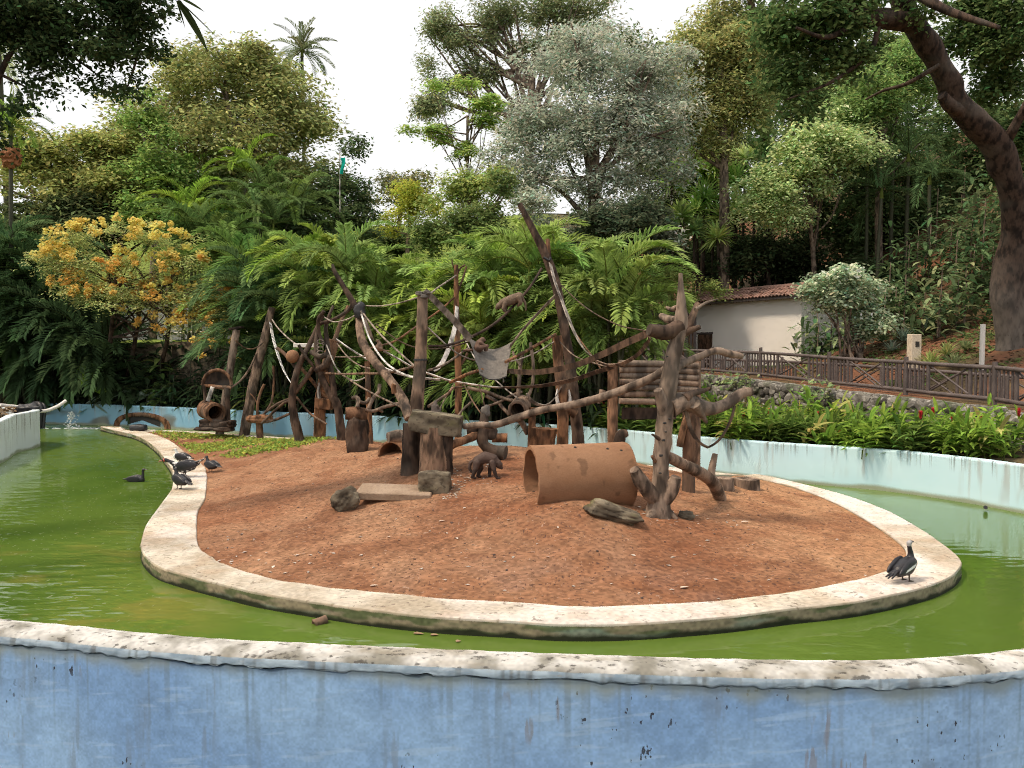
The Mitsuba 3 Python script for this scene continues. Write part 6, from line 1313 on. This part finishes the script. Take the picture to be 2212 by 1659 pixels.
# muscovy ducks: x forwards, z up, about 0.6 m long
def duck(label, loc, rz, s, pitch=.0, neck='up', white=(), red=False, swim=False, tail_up=0., group=None):
    t = thing('duck', label, 'duck', group)
    R = roty(-pitch); bz = .0 if swim else .155
    def tr(p): q = R @ np.asarray(p[:3], float); return (q[0], q[1], q[2] + bz + (.04 if swim else .035), p[3])
    bones = [((-.14, 0, .01, .085), (.0, 0, .0, .118)), ((.0, 0, .0, .118), (.11, 0, .01, .092)), ((-.14, 0, .02, .060), (-.26, 0, .03 + tail_up * .4, .028)), ((-.22, .03, .03 + tail_up * .4, .022), (-.36, .045, .02 + tail_up, .010)), ((-.22, -.03, .03 + tail_up * .4, .022), (-.36, -.045, .02 + tail_up, .010)), ((-.22, 0, .03 + tail_up * .4, .022), (-.38, 0, .02 + tail_up, .010))]
    N = {'up': [(.13, 0, .03, .058), (.165, 0, .12, .036), (.165, 0, .22, .028), (.175, 0, .27, .033), (.205, 0, .275, .028)], 'forward': [(.13, 0, .03, .06), (.21, 0, .09, .038), (.28, 0, .13, .031), (.33, 0, .15, .036), (.365, 0, .148, .03)], 'tucked': [(.10, 0, .05, .062), (.13, 0, .12, .04), (.15, 0, .16, .034), (.165, 0, .185, .036), (.19, 0, .18, .028)]}[neck]
    bones += list(zip(N, N[1:]))
    v, f = body([(tr(a), tr(b)) for a, b in bones], .014, 8)
    c = np.tile([[.018, .016, .019]], (len(v), 1)) * (.7 + .6 * meshkit.noise(v * 40, 2))[:, None] + np.array([.0, .002, .004]) * (meshkit.noise(v * 15, 6) > .5)[:, None]
    hd = np.array(tr(N[3])[:3]); nk = np.array(tr(N[1])[:3])
    for w in white:
        if w == 'breast':
            k = (np.linalg.norm(v - nk, axis=1) < .11) | ((v[:, 0] > .05) & (v[:, 2] < nk[2]) & (meshkit.noise(v * 14, 5) > .35)); c[k] = [.62, .62, .6]
        if w == 'speckle': c[(meshkit.noise(v * 26, 8) > .66) & (np.linalg.norm(v - hd, axis=1) > .07)] = [.6, .6, .58]
        if w == 'head': c[np.linalg.norm(v - hd, axis=1) < .045] = [.35, .34, .34]
    scene[t] = mikit.ply(place((v, f), loc, rz, s), 'feather', smooth=True, color=c)
    def part(n, m, col, mat='feather', own=None):
        m = place(m, loc, rz, s); return add(own or t, n, m, mat, color=np.tile([col], (len(m[0]), 1)) if mat != 'black_rubber' else None)
    h2 = np.array(tr(N[4])[:3]); fw = unit(h2 - hd); fw[2] = min(fw[2], .1)
    bl = body([((*(h2 + fw * .01), .018), (*(h2 + fw * .055 - [0, 0, .008]), .011)), ((*(h2 + fw * .055 - [0, 0, .008]), .011), (*(h2 + fw * .08 - [0, 0, .012]), .009))], .008, 4)
    part('beak', bl, (.35, .13, .10) if red else (.13, .11, .11))
    if red: part('red_face', boulder(hd + fw * .018, [.036, .036, .034], 4, 2, .3, 0), (.38, .05, .035))
    for y in (-1, 1):
        part('eye', (ICO[1][0] * .007 + hd + fw * .01 + [0, .031 * y, .008], ICO[1][1]), None, 'black_rubber')
        wv_, wf_ = boulder([0, 0, 0], [.19, .032, .08], 6, 3, .12, .1); wv_ = wv_ * np.c_[np.ones(len(wv_)), np.ones(len(wv_)), np.clip(1.15 + wv_[:, 0] * 2.6, .35, 1.2)]
        wv_ = np.array([tr((*q, 0))[:3] for q in wv_ + [-.07, .092 * y, .035]])
        wc = np.tile([[.02, .019, .024]], (len(wv_), 1)) * (.7 + .6 * meshkit.noise(wv_ * 50, 2))[:, None]
        if 'wing' in white: k = np.abs((wv_[:, 2] - wv_[:, 2].mean()) - .30 * (wv_[:, 0] - wv_[:, 0].mean()) + .012) < .017; k &= wv_[:, 0] > wv_[:, 0].mean() - .07; wc[k] = [.72, .72, .72]
        wm = place((wv_, wf_), loc, rz, s); add(t, 'wing', wm, 'feather', color=wc)
        if not swim:
            a = tr((-.01, .05 * y, -.06, 0)); lg = part('leg', tube([a[:3], (a[0] + .005, a[1], .06), (a[0] + .01, a[1], .008)], [.02, .010, .009], 8, 7, 0), (.10, .08, .06))
            ft = trimesh.convex.convex_hull(np.array([[a[0] - .015, a[1], 0], [a[0] + .065, a[1] - .035, 0], [a[0] + .075, a[1], 0], [a[0] + .065, a[1] + .035, 0], [a[0], a[1], .018], [a[0] + .06, a[1], .006]]))
            part('foot', (np.array(ft.vertices), np.array(ft.faces)), (.10, .08, .06), own=lg)
    return t
KZ_ = KZ + .006
duck('black duck with a white wing stripe, alone on the right of the kerb', G(1955, 1254, KZ_), .52, .84, .34, 'up', ('wing', 'head'))
duck('black and white duck with a white breast, farthest of the group on the left kerb', G(390, 1003, KZ_), 2.95, .9, .12, 'tucked', ('breast', 'speckle'))
duck('large black duck with red face and raised tail, on the left kerb', G(398, 1030, KZ_), 3.25, 1.14, -.05, 'forward', ('speckle',), red=True, tail_up=.10)
duck('plain black duck with hidden head, nearest of the group on the left kerb', G(388, 1056, KZ_), 2.65, .92, .25, 'tucked')
duck('black duck facing left on the soil just inside the left kerb', gp(455, 1020), 2.7, .85, .15, 'tucked')
duck('small black duck swimming on the green water left of the kerb', G(296, 1040, 0.0), -.1, .85, .0, 'up', swim=True)

# ---------------------------------------------------------------- grass, crumbs, leaves, water details
rg = rng_(300)
gpoly = Polygon([tuple(gp(x, y)[:2]) for x, y in ((300, 930), (345, 945), (390, 965), (440, 982), (520, 985), (575, 975), (625, 962), (650, 945), (640, 930), (600, 925), (520, 925), (430, 923))])
gx0, gy0, gx1, gy1 = gpoly.bounds
q = np.c_[gx0 + (gx1 - gx0 + 1) * rg.random(42000), gy0 - .6 + (gy1 - gy0 + 4.5) * rg.random(42000)]
gb = gpoly.union(Polygon([tuple(gp(300, 930)[:2]), (-13.4, 27.6), (-8, 25.2), (-5.2, 23.2), tuple(gp(640, 930)[:2])]).buffer(0)).buffer(.25)
dq = shapely.distance(gb.exterior, shapely.points(q)); ins = shapely.contains_xy(gb, q[:, 0], q[:, 1]) & shapely.contains_xy(island_poly.buffer(-.1), q[:, 0], q[:, 1])
keep = ins & (rg.random(len(q)) < np.clip(.15 + dq * 1.2, 0, 1) * np.clip(meshkit.fbm(np.c_[q * 1.3, 0 * q[:, 0]], 3, 3) * 3.2 - .9, 0, 1)); q = q[keep]
spots_ = [(700, 940, .9, 500), (755, 938, .8, 500), (680, 950, .5, 250), (560, 972, .9, 500), (640, 962, .7, 300), (800, 922, .6, 300), (1050, 955, .45, 160), (600, 935, 1., 600)]
ex = np.vstack([np.array(gp(x, y)[:2]) + rg.normal(size=(n, 2)) * r * .45 * [1, .8] for x, y, r, n in spots_])
ex = ex[shapely.contains_xy(island_poly.buffer(-.1), ex[:, 0], ex[:, 1])]; q = np.vstack([q, ex]); z = h_island(q[:, 0], q[:, 1]) + .015 + .05 * rg.random(len(q))
single('grass', 'low bright green weedy grass at the left end of the island', 'grass', leaves(np.c_[q, z], .10, .055, rg, .3), 'leaf', smooth=False, kind='stuff', color=tint(len(q), (.17, .215, .03), rg, .3))
n = 1300; q = np.c_[-7 + 16 * rg.random(n), 7.6 + 13 * rg.random(n)]; q = q[shapely.contains_xy(island_poly.buffer(-.05), q[:, 0], q[:, 1])]
V, Fc, Cc, nvv = [], [], [], 0
for x, y in q:
    s = .008 + .014 * rg.random() ** 2; v = ICO[0][0] * s * [1, 1, .6] * (.7 + .6 * rg.random((12, 1))) + [x, y, float(0)]
    V.append(v); Fc.append(ICO[0][1] + nvv); nvv += 12; Cc.append(np.tile([np.array([(.10, .06, .045), (.22, .12, .07), (.40, .32, .25), (.05, .035, .03)][rg.choice(4, p=[.45, .33, .05, .17])])], (12, 1)))
V = np.vstack(V); zz = h_island(q[:, 0], q[:, 1]); V[:, 2] += np.repeat(zz + .004, 12)
single('gravel', 'small pebbles and clods scattered over the red soil', 'gravel', (V, np.vstack(Fc)), 'fur', smooth=False, kind='stuff', color=np.vstack(Cc))
cr = np.vstack([np.array(gp(x, y)[:2]) + rg.normal(size=(n_, 2)) * sg for x, y, sg, n_ in ((985, 1045, .22, 40), (1010, 1020, .22, 40), (975, 1070, .1, 25), (1430, 1112, .2, 26), (1560, 1128, .5, 12), (560, 1225, .6, 30), (480, 1190, .5, 26), (950, 1130, 1.2, 14), (1200, 1230, 1.6, 22), (1500, 1260, .9, 16))])
cr = cr[shapely.contains_xy(island_poly.buffer(-.05), cr[:, 0], cr[:, 1])]
cz = h_island(cr[:, 0], cr[:, 1]) + .008
single('food_crumbs', 'whitish food scraps and leaf bits scattered on the soil', 'scraps', leaves(np.c_[cr, cz], .06, .035, rg, 1.6), 'fur', smooth=False, kind='stuff', color=np.repeat(np.array([.58, .5, .42]) * (.5 + .6 * rg.random((len(cr), 1))), 4, 0))
for k, (x, y, L, lb) in enumerate(((1602, 1130, .13, 'pale dry leaf lying on the soil right of the dead tree'), (948, 1128, .09, 'pale dry leaf on the soil below the flat slab'), (1470, 1272, .10, 'pale dry leaf near the front of the kerb'), (800, 1268, .09, 'pale dry leaf by the inner kerb edge at the lower left'))):
    c = gp(x, y) + [0, 0, .012]; single('dry_leaf', lb, 'leaf', lance(c[None], np.array([[1., .2, .1]]), L, L * .45, np.array([[0, 0, 1.]]), .05, 4), 'fur', smooth=False, color=np.tile([[.52, .42, .33]], (15, 1)))
c = G(690, 1348, .0); m = pipe(c + [-.055, -.03, .012], c + [.06, .05, .035], .042, .008, 18)
single('floating_stub', 'short hollow piece of wood floating against the kerb at the lower left', 'wood piece', m, 'wood', smooth=True, uv=uvtone(m, .5))
for k, (x, y) in enumerate(((893, 1368), (930, 1372), (985, 1386))):
    c = G(x, y, .006); single('floating_leaf', 'dead leaf floating beside the front of the kerb', 'leaf', lance(c[None], np.array([[1., .3 * k - .2, 0.]]), .11 - .03 * k, .05, np.array([[0, 0, 1.]]), .0, 4), 'fur', group='dead leaves floating by the kerb', smooth=False, color=np.tile([[.30, .2, .12]], (15, 1)))
# the left corner: leaf bed, hose, rag, water jet, culvert
n = 900; w_ = np.array([tuple(left_in[3]), tuple(left_in[5])]); u_ = rg.random(n); o_ = .3 + 2.2 * rg.random(n); tn = unit(w_[1] - w_[0]); nn = np.array([-tn[1], tn[0]])
q = w_[0] * (1 - u_)[:, None] + w_[1] * u_[:, None] + nn * o_[:, None]
single('leaf_bed', 'heap of brown dead leaves in the bed behind the whitish wall at the left edge', 'leaf litter', leaves(np.c_[q, 1.05 + .18 * rg.random(n)], .16, .10, rg, .8), 'fur', smooth=False, kind='stuff', color=np.repeat(np.array([.22, .14, .07]) * (.35 + 1.1 * rg.random((n, 1))), 4, 0))
cD_ = 25.3
m = tube([P(0, 875, 24.5), P(45, 880, 25), P(90, 888, 25.2), P(120, 880, 25.6), P(142, 866, 26)], .055, 30, 8, .03)
single('white_hose', 'white hose lying along the end of the whitish wall at the left edge', 'hose', m, 'white_paint', smooth=True)
m = boulder(P(58, 886, 24.6), [.34, .2, .2], 6, 3, .7, .2, 2.)
single('black_rag', 'crumpled black sheet hanging on the end of the whitish wall', 'sheet', m, 'black_rubber', smooth=True)
for k, (x, w) in enumerate(((98, .05), (90, .09))):
    m = tube([P(x - 18, 872, 31), P(x - 6, 872, 30.6), P(x, 882, 30.5), P(x - 2, 902, 30.5), P(x - 4, 925, 30.5)], w, 24, 8, .1, k)
    single('black_hose', ['thin black hose bent over the wall into the water at the far left corner', 'thick dark bundle hanging over the wall beside the black hose'][k], 'hose', m, 'black_rubber', smooth=True)
nd = 90; c = P(264 * .576 + 0, 915, 29.5)
c = G(155, 924, .03); dd = rg.random(nd); pts_ = c + np.c_[.09 * rg.normal(size=nd) * (1.6 - dd), .08 * rg.normal(size=nd), .62 * dd]
m = cat([(ICO[1][0] * (.014 + .02 * rg.random()) + p_, ICO[1][1]) for p_ in pts_] + [(ICO[1][0] * [.06, .05, .02] + c + np.array([.8 * rg.normal(), .12 * rg.normal(), -.02]), ICO[1][1]) for _ in range(60)])
single('water_jet', 'small white splash of a water jet before the back wall at the far left', 'water jet', m, 'splash', smooth=True, kind='stuff')
a = P(306, 905, 30.6)
kk = int(np.argmin(np.abs(CX + F * bi[:, 0] / bi[:, 1] - 306) + 99 * (bi[:, 1] < 20)))
q0 = bi[kk]; tn = unit(bi[kk + 3] - bi[kk - 3]); 
rr = np.linspace(0, np.pi, 24); R1, R2, H1 = 1.62, 1.30, .62
ring = []
for rad, hh, o in ((R1, H1, 0), (R1 - .02, H1 - .01, -.07), (R2, H1 - .16, -.07), (R2, H1 - .16, .05)):
    ring.append(np.c_[q0[0] + tn[0] * rad * np.cos(rr) - bnn[kk][0] * -o, q0[1] + tn[1] * rad * np.cos(rr) - bnn[kk][1] * -o, -.02 + hh * np.sin(rr) ** .75])
v = np.concatenate(ring); n = 24; f = []
for i in range(3):
    for j in range(n - 1): f += [[i * n + j, i * n + j + 1, (i + 1) * n + j + 1], [i * n + j, (i + 1) * n + j + 1, (i + 1) * n + j]]
t = thing('culvert', 'low stained arch at the foot of the blue back wall behind the grass', 'culvert')
add(t, 'arch', (v, np.array(f)), 'wood', uv=uvtone((v,), .42), smooth=True)
bk = np.c_[q0[0] + tn[0] * R2 * np.cos(rr), q0[1] + tn[1] * R2 * np.cos(rr), -.02 + (H1 - .16) * np.sin(rr) ** .75]; bk[:, :2] -= bnn[kk] * .012
add(t, 'mouth', (np.vstack([bk, [bk.mean(0)]]), np.array([[j, j + 1, 24] for j in range(23)])), 'dark', smooth=False)
m = tube([P(2129, 1096, G(2129, 1102, 0)[1] - .02), P(2129, 1096, G(2129, 1102, 0)[1] - .2)], .035, 3, 10, 0)
single('drain_spout', 'short dark drain spout at the waterline of the right wall', 'spout', m, 'black_rubber', smooth=40)
